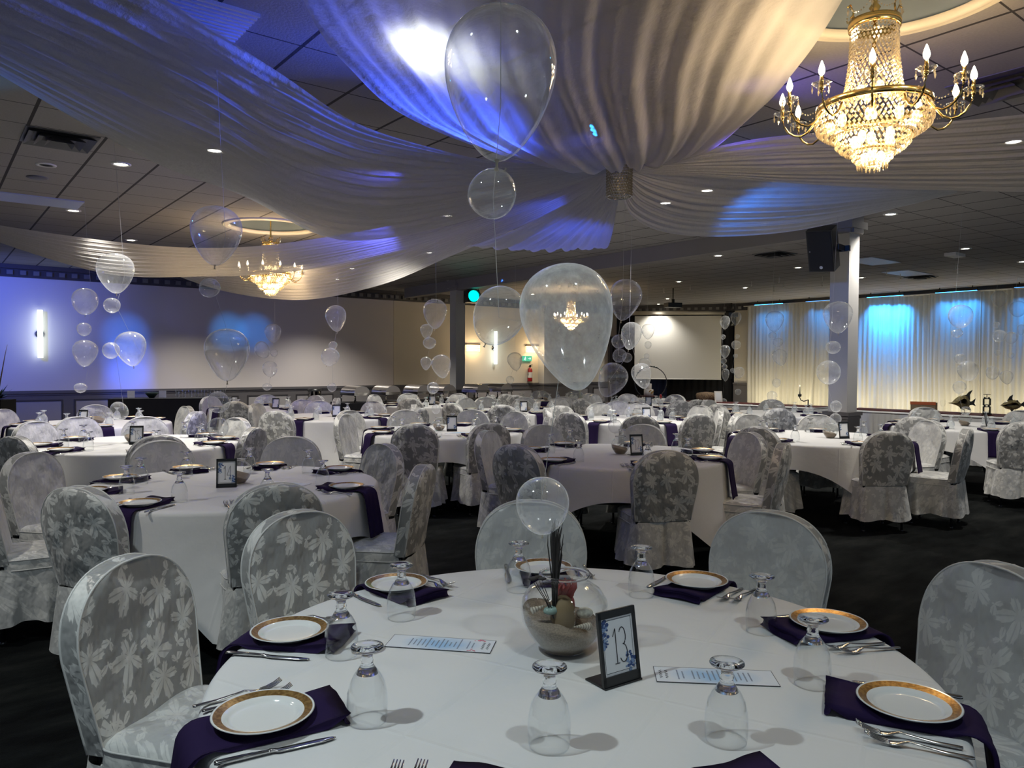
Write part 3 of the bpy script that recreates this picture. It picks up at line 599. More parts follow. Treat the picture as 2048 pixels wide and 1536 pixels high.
# ------------------------------------------------------------------ crystal chandeliers (origin at the lowest tip)
def make_chandelier():
    t = thing('chandelier', 'large lit gold and crystal chandelier hanging at the upper right', 'chandelier', (0, 0, 0), 0, 'gold and crystal chandeliers')
    def strands(b, n, prof, bead, tw=0.0):
        # bead strands following a profile of (radius, height)
        L_ = [0.0]
        for p, q in zip(prof, prof[1:]): L_.append(L_[-1] + hypot(q[0] - p[0], q[1] - p[1]))
        m = int(L_[-1] / (bead * 2.05))
        for j in range(m):
            s = (j + 0.5) / m * L_[-1]; i = max(k for k in range(len(L_) - 1) if L_[k] <= s); u = (s - L_[i]) / (L_[i + 1] - L_[i])
            r, z = lerp(prof[i][0], prof[i + 1][0], u), lerp(prof[i][1], prof[i + 1][1], u)
            for k in range(n):
                a = 2 * pi * (k + 0.5 * (j % 2)) / n; b.octa((r * cos(a), r * sin(a), z), bead * 0.82, bead)
    def ring(b, r, z0, z1, n=48):
        b.lathe([(r - 0.006, z0), (r + 0.006, z0), (r + 0.010, (z0 + z1) / 2), (r + 0.006, z1), (r - 0.006, z1), (r - 0.006, z0)], n)
    b = MB(); strands(b, 36, [(0.132, 0.83), (0.138, 0.66), (0.155, 0.52), (0.186, 0.37)], 0.0125); b.build('crystal_column', M['crystal'], t)
    b = MB(); strands(b, 64, [(0.315, 0.36), (0.335, 0.30), (0.315, 0.245), (0.225, 0.195)], 0.0150); b.build('crystal_bowl', M['crystal'], t)
    b = MB(); strands(b, 46, [(0.215, 0.205), (0.215, 0.165), (0.17, 0.12), (0.11, 0.10)], 0.0140); b.build('middle_tier', M['crystal'], t)
    b = MB(); strands(b, 28, [(0.115, 0.115), (0.115, 0.08), (0.085, 0.05), (0.03, 0.03)], 0.0120)
    for k in range(20): a = 2 * pi * k / 20; b.octa((0.085 * cos(a), 0.085 * sin(a), 0.03), 0.007, 0.02)
    for k in range(8): a = 2 * pi * k / 8; b.octa((0.035 * cos(a), 0.035 * sin(a), 0.012), 0.007, 0.018)
    b.build('lower_tier', M['crystal'], t)
    b = MB(); ring(b, 0.322, 0.36, 0.395); b.build('bowl_ring', M['gold'], t)
    b = MB(); ring(b, 0.217, 0.203, 0.22); ring(b, 0.117, 0.113, 0.127); b.build('tier_ring', M['gold'], t)
    b = MB(); ring(b, 0.142, 0.83, 0.880); b.build('crown_ring', M['gold'], t)
    b = MB(); b.tube([(r, 0, z) for r, z in [(0.138, 0.87), (0.13, 0.93), (0.15, 0.97), (0.168, 0.955)]], 0.006, 6); crown_me = b.mesh('crown_arm', M['gold'])
    for k in range(6): put('crown_arm', crown_me, t, (0, 0, 0), 2 * pi * k / 6)
    b = MB()
    for k in range(6):
        a0, a1 = 2 * pi * k / 6, 2 * pi * (k + 1) / 6
        for j in range(11):
            u = j / 10; a = lerp(a0, a1, u); b.octa((0.155 * cos(a), 0.155 * sin(a), 0.955 - 0.055 * sin(pi * u)), 0.007)
    for k in range(6): a = 2 * pi * k / 6; b.octa((0.165 * cos(a), 0.165 * sin(a), 0.925), 0.008, 0.022)
    b.build('crown_beads', M['crystal'], t)
    b = MB(); b.tube([(0, 0, 0.36), (0, 0, 0.90)], 0.012); b.lathe([(0, 0.88), (0.03, 0.90), (0.018, 0.93), (0.034, 0.955), (0.016, 0.98), (0.012, 1.10), (0.012, 1.46), (0.06, 1.49), (0, 1.50)], 14); b.build('stem', M['gold'], t)
    b = MB(); b.ball((0, 0, 0), 0.027, 8, 6, (1, 1, 1.4)); gl = b.mesh('inner_bulb', M['glow'])
    for n_, r_, z_ in ((9, 0.24, 0.275), (6, 0.11, 0.17), (4, 0.08, 0.47), (3, 0.05, 0.085)):
        for k in range(n_): a = 2 * pi * k / n_; put('inner_bulb', gl, t, (r_ * cos(a), r_ * sin(a), z_))
    # one arm, then eleven copies round the ring
    b = MB(); pts = []
    for j in range(15):
        u = j / 14
        pts.append((lerp(0.335, 0.53, u) if u > 0 else 0.33, 0, 0.335 - 0.10 * sin(pi * min(u * 1.05, 1) * 0.75) + 0.145 * max(0, u - 0.45) / 0.55))
    pts = [(0.325, 0, 0.345), (0.345, 0, 0.31), (0.375, 0, 0.275), (0.415, 0, 0.255), (0.455, 0, 0.262), (0.49, 0, 0.285), (0.515, 0, 0.32), (0.528, 0, 0.36), (0.53, 0, 0.385)]
    b.tube(pts, 0.0065, 8); b.ball((0.53, 0, 0.385), 0.014, 8, 6); arm_me = b.mesh('arm', M['gold'])
    b = MB(); b.lathe([(0.008, 0.0), (0.03, 0.003), (0.052, 0.018), (0.055, 0.022), (0.03, 0.009), (0.008, 0.006)], 12, (0.53, 0, 0.39)); dish_me = b.mesh('drip_dish', M['bead'])
    b = MB(); b.tube([(0.53, 0, 0.395), (0.53, 0, 0.455)], 0.0105, 10); sleeve_me = b.mesh('candle_sleeve', M['gold'])
    b = MB(); b.lathe([(0.009, 0.0), (0.017, 0.014), (0.019, 0.028), (0.013, 0.050), (0.004, 0.074), (0, 0.080)], 10, (0.53, 0, 0.455)); bulb_me = b.mesh('bulb', M['bulb'])
    b = MB(); b.octa((0, 0, 0.0), 0.006); b.octa((0, 0, -0.022), 0.0075, 0.021); drop_me = b.mesh('crystal_drop', M['crystal'])
    b = MB()
    for j in range(12):
        u = j / 11; b.octa((lerp(0.33, 0.515, u), 0.0, 0.37 - 0.06 * sin(pi * u) + 0.02 * u), 0.0055)
    chain_me = b.mesh('bead_chain', M['crystal'])
    for k in range(12):
        a = put('arm', arm_me, t, (0, 0, 0), radians(-86 + 30 * k))
        for nm, me in (('drip_dish', dish_me), ('candle_sleeve', sleeve_me), ('bulb', bulb_me), ('bead_chain', chain_me)): put(nm, me, a)
        for q in range(5): e = 2 * pi * q / 5 + 0.3; put('crystal_drop', drop_me, a, (0.53 + 0.05 * cos(e), 0.05 * sin(e), 0.397))
    return t
ch0 = make_chandelier(); ch0.location = (1.95, 4.13, 2.58); ch0.scale = (0.88, 0.88, 0.92)
ch1 = copy_tree(ch0); ch1.location = (DOMES[1][0], DOMES[1][1], 2.53); ch1['label'] = 'smaller looking chandelier under the oval ceiling dome, half veiled by the left swags'
ch2 = copy_tree(ch0); ch2.location = (1.63, 21.0, 2.45); ch2['label'] = 'distant lit chandelier glowing behind the large milky balloon'
for c, e in ((ch0, 1.0), (ch1, 1.0), (ch2, 1.6)):
    x, y, z = c.location
    lamp('chandelier_light', 'POINT', (x, y, z + 0.24), 22 * e, WARM, None, 0.08); lamp('chandelier_light', 'POINT', (x, y, z + 0.48), 8 * e, WARM, None, 0.05); lamp('chandelier_light', 'POINT', (x, y, z + 0.11), 16 * e, WARM, None, 0.04)
    for k in range(4):
        a = radians(-71 + 90 * k); lamp('candle_light', 'POINT', (x + 0.47 * cos(a), y + 0.47 * sin(a), z + 0.50), 5 * e, WARM, None, 0.03)

# ------------------------------------------------------------------ tables
TB = {'T13': ((.157, 1.96), 'table 13'), 'T14': ((-1.76, 4.75), 'table 14'), 'T15': ((-3.55, 7.15), 'table 15'), 'T16': ((-5.25, 9.45), 'the table behind table 15'),
      'T12': ((.9, 6.4), 'table 12'), 'T11': ((-.77, 8.6), 'the table behind table 12'), 'Tb': ((-2.6, 10.8), 'second table behind table 12'), 'Ta': ((-4.2, 12.9), 'third table behind table 12'),
      'TR': ((3.25, 8.0), 'the table before the column'), 'Tf': ((1.65, 10.45), 'second table behind the column table'), 'Tc': ((.1, 12.3), 'third table behind the column table'), 'Td': ((-1.5, 14.0), 'fourth table behind the column table'),
      'TFR': ((5.75, 9.6), 'the rightmost round table'), 'Tg': ((4.1, 11.9), 'second table behind the rightmost table'), 'Te': ((2.45, 14.0), 'third table behind the rightmost table'), 'Th': ((.75, 15.8), 'fourth table behind the rightmost table')}
CHAIRS = {
'T13': [(165.8, 1.4), (133.7, 1.5), (93.0, 1.35), (50.8, 1.45), (12.7, 1.37)],
'T14': [(-105.8, 1.2), (-59.8, 1.2), (-13.7, 1.29), (46.7, 1.2), (91.0, 1.38), (132.3, 1.38), (171.0, 1.46), (-152.5, 1.31)],
'T15': [(161.8, 1.32), (138.0, 1.62), (113.0, 1.25), (61.3, 1.2), (-8.7, 1.2), (-56.0, 1.2), (-112.0, 1.2)],
'T16': [(117.8, 1.25), (177.5, 1.2), (47.3, 1.2), (-9.5, 1.44)],
'T12': [(162.0, 1.2), (121.0, 1.2), (-137.0, 1.2), (69.7, 1.2), (-81.5, 1.2), (13.0, 1.26), (-27.2, 1.35)],
'T11': [(144.0, 1.62), (119.0, 1.25), (77.8, 1.25), (45.5, 1.2), (-4.2, 1.2), (-61.0, 1.15), (-99.2, 1.2), (169.5, 1.24)],
'Tb': [(-103.5, 1.47), (167.0, 1.2), (117.5, 1.80), (112.0, 1.22), (70.0, 1.25), (8.5, 1.2), (-26.0, 1.54)],
'Ta': [(161.0, 1.2), (-93.0, 1.29), (107.8, 1.25), (60.0, 1.2), (0.8, 1.22)],
'TR': [(68.3, 1.25), (109.3, 1.2), (-141.0, 1.15), (-82.0, 1.2), (-39.0, 1.38), (9.3, 1.33)],
'Tf': [(-171.2, 1.2), (-129.8, 1.48), (-95.0, 1.62), (-66.0, 1.5), (-45.0, 1.66), (26.0, 1.25), (-6.0, 1.22), (104.0, 1.25), (88.0, 1.78), (75.0, 1.25)],
'Tc': [(-139.8, 1.34), (138.8, 1.23), (117.0, 1.3), (-100.0, 1.38), (84.2, 1.25), (-68.2, 1.62), (51.7, 1.2), (60.0, 1.72)],
'Td': [(-101.2, 1.2), (118.5, 1.2), (68.5, 1.2), (21.2, 1.2), (162.5, 1.2)],
'TFR': [(-142.0, 1.37), (82.3, 1.25), (-100.7, 1.62), (26.0, 1.25)],
'Tg': [(-105.8, 1.62), (71.2, 1.25), (130.5, 1.2), (-149.8, 1.2)],
'Te': [(50.0, 1.25), (-78.2, 1.62), (-60.0, 1.4), (95.3, 1.25), (135.5, 1.2), (122.0, 1.65), (-141.2, 1.62)],
'Th': [(57.8, 1.25), (95.5, 1.25), (-134.8, 1.25), (-115.2, 1.62)]}
SETS = {'T13': [-150.6, 171.5, 133.0, 93.0, 52.1, 15.0, -23.7, -66.5, -107.5]}
for k, cs in CHAIRS.items():
    if k in SETS: continue
    a = sorted({round(c[0] % 360, 1) for c in cs}); keep = []
    for x in a:
        if not keep or x - keep[-1] > 27: keep.append(x)
    if len(keep) > 1 and keep[0] + 360 - keep[-1] < 27: keep.pop()
    full = []
    for x, y in zip(keep, keep[1:] + [keep[0] + 360]):
        full.append(x); g = y - x; n = max(1, round(g / 42))
        full += [x + g * j / n for j in range(1, n)]
    SETS[k] = full
TOPZ = 0.76; RT = 0.905
def hour(a, used):
    h = ((90 - a) / 30) % 12
    for step in (1, 2):
        q = round(h * step) / step % 12
        if q not in used: break
    else:
        q = round(h * 4) / 4 % 12
        while q in used: q = (q + 0.25) % 12
    used.add(q); i = int(q); fr = q - i; i = 12 if i == 0 else i
    return {0: '%d o\'clock', 0.25: 'quarter past %d', 0.5: 'half past %d', 0.75: 'quarter to %d'}[fr] % (i if fr < 0.75 else i % 12 + 1)

# folding table: a round top with two wishbone leg frames
b = MB(); b.lathe([(0, 0.715), (0.88, 0.715), (0.895, 0.72), (0.895, 0.748), (0.88, 0.752), (0, 0.752)], 64); top_me = b.mesh('tabletop', M['wood'])
b = MB(); b.tube([(0.62, -0.42, 0.0), (0.60, -0.42, 0.06), (0.42, -0.30, 0.35), (0.42, -0.30, 0.70), (0.42, 0.30, 0.70), (0.42, 0.30, 0.35), (0.60, 0.42, 0.06), (0.62, 0.42, 0.0)], 0.014, 8)
b.tube([(0.42, -0.30, 0.42), (0.42, 0.30, 0.42)], 0.011, 8); frame_me = b.mesh('leg_frame', M['leg'])
def cloth_mesh(seed, half=1.135, rot=0.0):
    rnd = random.Random(seed); p1, p2, p3 = (rnd.random() * 6.28 for _ in range(3)); nphi = 168
    def reach(phi): q = phi - rot; return half / max(abs(cos(q)), abs(sin(q)))
    D0 = half; D1 = half * 1.414; b = MB(); rows = [0.0, 0.3, 0.6, 0.82, 0.88]
    def fn(u, v):
        phi = 2 * pi * u; D = reach(phi); D = D - 0.06 * ((D - D0) / (D1 - D0)) ** 4
        i = v * 17
        if i <= 4.001: r = rows[int(round(i))]; return (r * cos(phi), r * sin(phi), TOPZ)
        j = i - 4; cf = (D - D0) / (D1 - D0); drop = D - RT
        if j <= 3: a = j / 3 * pi / 2; return ((0.88 + 0.025 * sin(a)) * cos(phi), (0.88 + 0.025 * sin(a)) * sin(phi), TOPZ - 0.025 * (1 - cos(a)))
        d = (j - 3) / 10 * (drop - 0.015); f = d / 0.55
        rr = RT + 0.002 + 0.05 * d + 0.10 * cf * f * f
        fold = sin(8 * phi + p1) * 0.5 + sin(13 * phi + p2) * 0.35 + sin(19 * phi + p3) * 0.25
        rr += 0.050 * min(f * 1.6, 1.3) * (fold * 0.55 + 0.35) * (0.55 + 0.45 * cf)
        return (rr * cos(phi), rr * sin(phi), TOPZ - 0.025 - d)
    b.grid(fn, nphi, 18, True, False); return b.mesh('tablecloth', M['cloth'])
CROT = {'T13': 0.35, 'T14': -0.5, 'T12': -0.12, 'TR': -0.62, 'TFR': 0.75, 'T11': 0.1, 'T15': 0.2}
for i, (k, ((x, y), nm)) in enumerate(TB.items()):
    nm2 = nm if nm.startswith('the ') or nm[:5] == 'table' else 'the ' + nm
    t = thing('round_table', 'round folding table under the cloth, ' + nm2, 'table', (x, y, 0), 0.6 + i, 'round banquet tables')
    put('tabletop', top_me, t); put('leg_frame', frame_me, t); put('leg_frame', frame_me, t, (0, 0, 0), pi)
    tag(put('tablecloth', cloth_mesh(i, rot=CROT.get(k, i * 0.7)), None, (x, y, 0)), 'white tablecloth draped over ' + nm2, 'tablecloth', 'white tablecloths')

# ------------------------------------------------------------------ banquet chairs under white damask covers (the seat looks along +y, origin on the floor under the top of the back)
ZT, ZB = 0.93, 0.43
def halfw(z):
    if z < 0.70: return lerp(0.205, 0.238, (z - ZB) / (0.70 - ZB))
    u = min((z - 0.70) / (ZT - 0.70), 1.0); return 0.238 * max(0.0, 1 - u ** 2.35) ** (1 / 2.25)
def back_y(z): return 0.085 * ((ZT - z) / (ZT - ZB)) ** 1.2
def back_mesh(seed, wr):
    rnd = random.Random(seed); ph = [rnd.random() * 6.28 for _ in range(8)]
    NU, NVR = 22, 26; T = 0.036; b = MB()
    zs = [ZB + (ZT - ZB) * (1 - (1 - v) ** 1.7) for v in [j / (NVR - 1) for j in range(NVR)]]
    def P(side, u, j):
        z = zs[j]; hw = halfw(z); x = u * hw
        e = max(abs(u) ** 5, ((z - 0.70) / (ZT - 0.70)) ** 6 if z > 0.70 else 0)
        wv = sin(9 * x + 16 * z + ph[0]) * 0.5 + sin(-23 * x + 13 * z + ph[1]) * 0.35 + sin(31 * x + 37 * z + ph[2]) * 0.3 + sin(14 * x - 30 * z + ph[3]) * 0.3
        off = side * (T * (0.86 + 0.16 * (1 - e)) + 0.012 * (1 - e) * (1 - 0.3 * u * u)) + wr * wv * (1 - e)
        return (x, back_y(z) + off + 0.018 * u * u * (1 if side > 0 else 1), z)
    edges = []
    for side, mi in ((1, 0), (-1, 1)):
        b.mark(mi, True); ids = b.grid(lambda u, v: P(side, u * 2 - 1, int(round(v * (NVR - 1)))), NU, NVR); 
        loop = [ids[0][j] for j in range(NVR)] + [ids[NU - 1][j] for j in range(NVR - 2, -1, -1)]; edges.append(loop)
    b.mark(1, True); A, B = edges
    A2 = [b.pt(b.v[i]) for i in A]; B2 = [b.pt(b.v[i]) for i in B]
    for i in range(len(A) - 1): b.face((A2[i], A2[i + 1], B2[i + 1], B2[i]))
    b.mark(2, True)
    for E_ in (A2, B2): b.tube([b.v[i] for i in E_], 0.0038, 5)
    return b.mesh('backrest', [M['dam_w'], M['dam_s'], M['piping']])
def perim(n, hx, y0, y1, rad=0.07):
    pts = []; cx = [(hx - rad, y1 - rad, 0), (-hx + rad, y1 - rad, 90), (-hx + rad, y0 + rad, 180), (hx - rad, y0 + rad, 270)]
    dense = []
    for x, y, a in cx:
        for k in range(9): t = radians(a + 90 * k / 8); dense.append((x + rad * cos(t), y + rad * sin(t), cos(t), sin(t)))
    dense.append(dense[0]); Ls = [0]
    for p, q in zip(dense, dense[1:]): Ls.append(Ls[-1] + hypot(q[0] - p[0], q[1] - p[1]))
    for k in range(n):
        s = Ls[-1] * k / n; i = max(j for j in range(len(Ls) - 1) if Ls[j] <= s + 1e-9); u = (s - Ls[i]) / max(Ls[i + 1] - Ls[i], 1e-9)
        p, q = dense[i], dense[i + 1]; pts.append(tuple(lerp(c, d, u) for c, d in zip(p, q)))
    return pts
SEAT0, SEAT1 = 0.045, 0.485
def seat_mesh():
    b = MB(); pr = perim(56, 0.218, SEAT0 + 0.05, SEAT1); cx, cy = 0, (SEAT0 + SEAT1) / 2
    lev = [(0.0, 0.482), (0.5, 0.481), (0.85, 0.476), (0.96, 0.466), (1.0, 0.452), (1.0, 0.40)]
    ids = []
    for s, z in lev:
        if s == 0: ids.append([b.pt((cx, cy, z))] * 56)
        else: ids.append([b.pt((cx + (p[0] - cx) * s, cy + (p[1] - cy) * s, z + 0.004 * sin(p[0] * 20 + s * 5))) for p in pr])
    for a, c in zip(ids, ids[1:]):
        for k in range(56):
            q = []
            for x in (a[k], a[(k + 1) % 56], c[(k + 1) % 56], c[k]):
                if x not in q: q.append(x)
            b.face(q)
    b.mark(1); b.tube([(p[0] * 1.004, p[1], 0.456) for p in pr], 0.0035, 5, True); b.tube([(p[0] * 1.006 + p[2] * 0.002, p[1] + p[3] * 0.002, 0.402) for p in pr], 0.0035, 5, True)
    return b.mesh('seat', [M['dam_m'], M['piping']])
def skirt_mesh(seed):
    rnd = random.Random(seed); ph = rnd.random() * 6.28; n = 120; b = MB(); pr = perim(n, 0.216, SEAT0, SEAT1)
    def fn(u, v):
        k = int(round(u * n)) % n; x, y, nx, ny = pr[k]; f = v
        z = lerp(0.425 if ny < -0.7 else 0.412, 0.115 + 0.012 * sin(5 * u * 6.28 + ph), v)
        o = 0.03 * f + 0.020 * f * sin(2 * pi * 9 * u + ph) + 0.008 * f * sin(2 * pi * 21 * u + 2 * ph)
        if ny < -0.8: o = 0.03 * f - 0.045 * min(1, 0.25 + f) * max(0, 1 - abs(x) / (0.004 + 0.030 * f + 0.004)) + 0.012 * f
        return (x + nx * o, y + ny * o, z)
    b.grid(fn, n, 12, True, False); return b.mesh('skirt', M['dam_m'])
b = MB(); b.tube([(0, 0, 0.42), (0, 0, 0.012)], 0.011, 8); b.lathe([(0, 0), (0.016, 0.0), (0.016, 0.014), (0, 0.016)], 10); legm = b.mesh('leg', M['leg'])
BACKS = [back_mesh(s, 0.0066) for s in range(4)]; BACKSMOOTH = back_mesh(11, 0.0030); SKIRTS = [skirt_mesh(s) for s in range(3)]; SEATM = seat_mesh()
def make_chair(v):
    t = thing('banquet_chair', 'chair', 'chair', (0, 0, 0), 0, 'covered banquet chairs')
    put('backrest', BACKS[v], t); put('seat', SEATM, t); put('skirt', SKIRTS[v % 3], t)
    for sx in (-1, 1):
        for yy, q in ((0.10, 0), (0.44, 1)): put('leg', legm, t, (sx * 0.18, yy, 0))
    return t
protos = [make_chair(v) for v in range(4)]; used_proto = [False] * 4
FRONT_STRONG = {('T13', 0), ('T13', 1)}; FRONT_SOFT = {('T13', 4), ('T12', 5), ('T14', 3)}
ci = 0
for k, cs in CHAIRS.items():
    (cx, cy), nm = TB[k]; used = set()
    for j, (a, r) in enumerate(cs):
        A = radians(a); v = (ci * 7 + j) % 4; ci += 1
        o = protos[v] if not used_proto[v] else copy_tree(protos[v]); used_proto[v] = True
        x, y = cx + r * cos(A), cy + r * sin(A); o.location = (x, y, 0); jit = ((ci * 37) % 11 - 5) * 0.02
        o.rotation_euler = (0, 0, A + pi / 2 + jit)
        face = -(cos(A) * -x + sin(A) * -y) / hypot(x, y)
        look = 'seen from behind' if face < -0.25 else 'facing us' if face > 0.25 else 'seen sideways'
        o['label'] = 'white covered chair %s, %s of %s' % (look, hour(a, used), nm)
        for c in o.children:
            if c.name.split('.')[0] == 'backrest':
                m = 'dam_s' if (k, j) in FRONT_STRONG else 'dam_m' if (k, j) in FRONT_SOFT else 'dam_w'
                c.material_slots[0].link = 'OBJECT'; c.material_slots[0].material = M[m]
for v in range(4):
    if not used_proto[v]:
        for c in list(protos[v].children): bpy.data.objects.remove(c)
        bpy.data.objects.remove(protos[v])

# ------------------------------------------------------------------ place settings
b = MB(); b.mark(0)
b.lathe([(0, 0.003), (0.055, 0.003), (0.062, 0.002), (0.066, 0.0), (0.068, 0.003), (0.088, 0.012), (0.104, 0.0185), (0.106, 0.0200), (0.1045, 0.0212)], 56)
b.lathe([(0.1045, 0.0212), (0.1010, 0.0205)], 56); b.mark(1); b.lathe([(0.1010, 0.0205), (0.0840, 0.0150)], 56)
b.mark(0); b.lathe([(0.0840, 0.0150), (0.0760, 0.0122), (0.0715, 0.0085), (0.068, 0.0058), (0.062, 0.0050), (0, 0.0050)], 56)
plate_me = b.mesh('dinner_plate', [M['porcelain'], M['gold_band']])
# goblet standing upside down on its rim
def goblet_mesh(n, full):
    bw = MB(); prof = [(0.0400, 0.0), (0.0415, 0.004), (0.0432, 0.018), (0.0438, 0.040), (0.0425, 0.062), (0.0375, 0.085), (0.0285, 0.102), (0.0205, 0.112)]
    bw.lathe(prof, n); bw.lathe([(r - 0.0014, z) for r, z in prof], n)
    bw.tube([(0.040 * cos(2 * pi * i / n), 0.040 * sin(2 * pi * i / n), 0.0012) for i in range(n)], 0.0012, 6, True)
    st = bw if not full else MB()
    if not full: st.mark(1)
    st.lathe([(0, 0.1045), (0.012, 0.106), (0.0235, 0.104), (0.0200, 0.113), (0.0150, 0.120), (0.0125, 0.127), (0.0140, 0.132), (0.0122, 0.137), (0.0125, 0.146), (0.020, 0.152), (0.0330, 0.1575), (0.0355, 0.1605), (0.0345, 0.1635), (0.020, 0.1650), (0, 0.1655)], n)
    return bw, st
bw, st = goblet_mesh(40, True); gob_bowl = bw.mesh('bowl', M['glass']); gob_stem = st.mesh('stem', M['stem'])
bw, _ = goblet_mesh(16, False); gob_far = bw.mesh('goblet', [M['glass_far'], M['glass_far']])
def strip(b, path, widths, thick, z0=0.0):
    # a cutlery blank: path of (y, z) stations with half widths
    R4 = []
    for (y, z), wd, th in zip(path, widths, thick): R4.append([b.pt(p) for p in ((-wd, y, z0 + z), (-wd * 0.55, y, z0 + z + th), (wd * 0.55, y, z0 + z + th), (wd, y, z0 + z), (0, y, z0 + z - th * 0.35))])
    for p, q in zip(R4, R4[1:]):
        for k in range(5): b.face((p[k], p[(k + 1) % 5], q[(k + 1) % 5], q[k]))
    b.face(R4[0][::-1]); b.face(R4[-1])
b = MB(); strip(b, [(-0.115, .004), (-0.110, .004), (-0.06, .004), (-0.015, .004), (-0.012, .004)], [.005, .0085, .0075, .0055, .006], [.004, .005, .005, .004, .005])
strip(b, [(-0.012, .004), (-0.006, .004), (0.004, .003), (0.03, .003), (0.09, .003), (0.112, .003), (0.118, .003)], [.0065, .005, .0095, .0105, .010, .0055, .001], [.005, .004, .0025, .002, .002, .0018, .001])
knife_me = b.mesh('table_knife', M['steel'])
b = MB(); strip(b, [(-0.100, .003), (-0.094, .003), (-0.05, .004), (-0.01, .008), (0.012, .011), (0.022, .009), (0.034, .005), (0.046, .004), (0.052, .0045)], [.004, .007, .0055, .0035, .003, .0065, .0115, .0120, .0115], [.003, .003, .003, .003, .003, .0025, .002, .002, .002])
for x in (-0.0096, -0.0032, 0.0032, 0.0096):
    R = []
    for y, z, wd in ((0.050, .0045, .0021), (0.065, .0065, .0019), (0.082, .012, .0017), (0.096, .020, .0010)): R.append([b.pt(p) for p in ((x - wd, y, z), (x + wd, y, z), (x + wd, y, z + .0018), (x - wd, y, z + .0018))])
    for p, q in zip(R, R[1:]):
        for k in range(4): b.face((p[k], p[(k + 1) % 4], q[(k + 1) % 4], q[k]))
    b.face(R[-1])
fork_me = b.mesh('dinner_fork', M['steel'])
def napkin_mesh(seed):
    # folded strip: a soft rolled end under the plate, the tail falling over the table edge
    rnd = random.Random(seed); p = rnd.random() * 6; b = MB(); path = []
    H0 = 0.006
    for k in range(9): a = pi * k / 8; path.append((-0.615 - 0.012 * sin(a), 0.006 + 0.011 * (1 + cos(a + pi))))
    for k in range(1, 8): path.append((lerp(-0.63, -0.89, k / 8), 0.0285 - 0.016 * min(1, k / 3.0)))
    for k in range(6): a = pi / 2 * k / 5; path.append((-0.895 - 0.05 * sin(a), 0.0125 - 0.05 * (1 - cos(a))))
    drop = 0.20 + 0.05 * rnd.random()
    for k in range(1, 9): path.append((-0.945 - 0.035 * k / 8, -0.0375 - drop * k / 8))
    n = len(path)
    def fn(u, v):
        i = int(round(v * (n - 1))); y, z = path[i]; f = max(0, i - 20) / 9; wd = 0.082 + 0.006 * f
        x = (u * 2 - 1) * wd; ph = 0.004 * sin(9 * u + p + v * 5) * (0.3 + f)
        return (x + 0.01 * f * sin(p), y - abs(ph) * 1.2, z + (0.003 * sin(7 * u + p) if i < 14 else 0))
    b.grid(fn, 14, n); top = list(range(len(b.v)))
    # underside gives the folded cloth its thickness
    off = len(b.v)
    for i in top:
        x, y, z = b.v[i]; j = i % n
        if j < 9: b.pt((x, y - 0.002, max(z - 0.002, 0.0015)))
        elif j < 16: b.pt((x, y, 0.0015))
        else: b.pt((x, y + 0.009, z - 0.002))
    for i in range(13):
        for j in range(n - 1): b.face((off + i * n + j, off + i * n + j + 1, off + (i + 1) * n + j + 1, off + (i + 1) * n + j))
    for j in range(n - 1):
        for i in (0, 13): b.face((i * n + j, i * n + j + 1, off + i * n + j + 1, off + i * n + j))
    for i in range(13): b.face((i * n + n - 1, (i + 1) * n + n - 1, off + (i + 1) * n + n - 1, off + i * n + n - 1))
    return b.mesh('napkin', M['napkin'])
NAPS = [napkin_mesh(s) for s in range(4)]
GOB = {'T13': {0: (-142.7, .585), 1: (179.3, .603), 2: (148.2, .574), 3: (102.7, .599), 4: (62.7, .601), 5: (19.4, .598), 6: (-15.9, .591), 7: (-56.8, .519), 8: (-99.8, .465)}}
NEAR = {'T13', 'T14', 'T12', 'T15', 'TR', 'T11'}
PIX = 0
for k, angs in SETS.items():
    (cx, cy), nm = TB[k]; used = set()
    for j, a in enumerate(angs):
        A = radians(a); rz = A + pi / 2; h = hour(a, used); at = '%s of %s' % (h, nm)
        rnd = random.Random(hash((round(a), nm[-3:])) % 9999 if False else int(a * 10) + len(nm)); dr = rnd.uniform(-0.015, 0.015)
        def spot(x, r): return (cx + x * cos(rz) + r * sin(rz), cy + x * sin(rz) - r * cos(rz))
        tag(put('napkin', NAPS[(j + len(nm)) % 4], None, (cx, cy, TOPZ), rz), 'purple napkin draped off the edge, ' + at, 'napkin', 'dark purple napkins')
        px, py = spot(dr * 0.6, 0.785 + dr * 0.6)
        tag(put('dinner_plate', plate_me, None, (px, py, TOPZ + 0.0125), rnd.random() * 6), 'gold rimmed white plate, ' + at, 'plate', 'gold rimmed plates')
        ga, gr = GOB.get(k, {}).get(j, (a + 8 + 60 * dr, 0.59 + dr)); gx, gy = cx + gr * cos(radians(ga)), cy + gr * sin(radians(ga))
        lab = 'upside-down clear goblet, ' + at
        if k in NEAR:
            g = thing('water_goblet', lab, 'goblet', (gx, gy, TOPZ + 0.0005), rnd.random() * 6, 'upside-down goblets'); put('bowl', gob_bowl, g); put('stem', gob_stem, g)
            kx, ky = spot(0.132 + dr, 0.79 + dr)
            tag(put('table_knife', knife_me, None, (kx, ky, TOPZ + 0.001), rz + dr * 3), 'steel table knife, ' + at, 'knife', 'table knives')
            for q, (fx, fr, wd) in enumerate(((-0.128, 0.775, 'inner'), (-0.165, 0.79, 'outer'))):
                fx, fy = spot(fx + dr * 0.5, fr - dr - (0.07 if (k, j) == ('T13', 8) else 0)); tag(put('dinner_fork', fork_me, None, (fx, fy, TOPZ + 0.001), rz - dr * 4 * (q + 1)), '%s steel dinner fork, %s' % (wd, at), 'fork', 'dinner forks')
        else:
            tag(put('water_goblet', gob_far, None, (gx, gy, TOPZ + 0.0005)), lab, 'goblet', 'upside-down goblets')

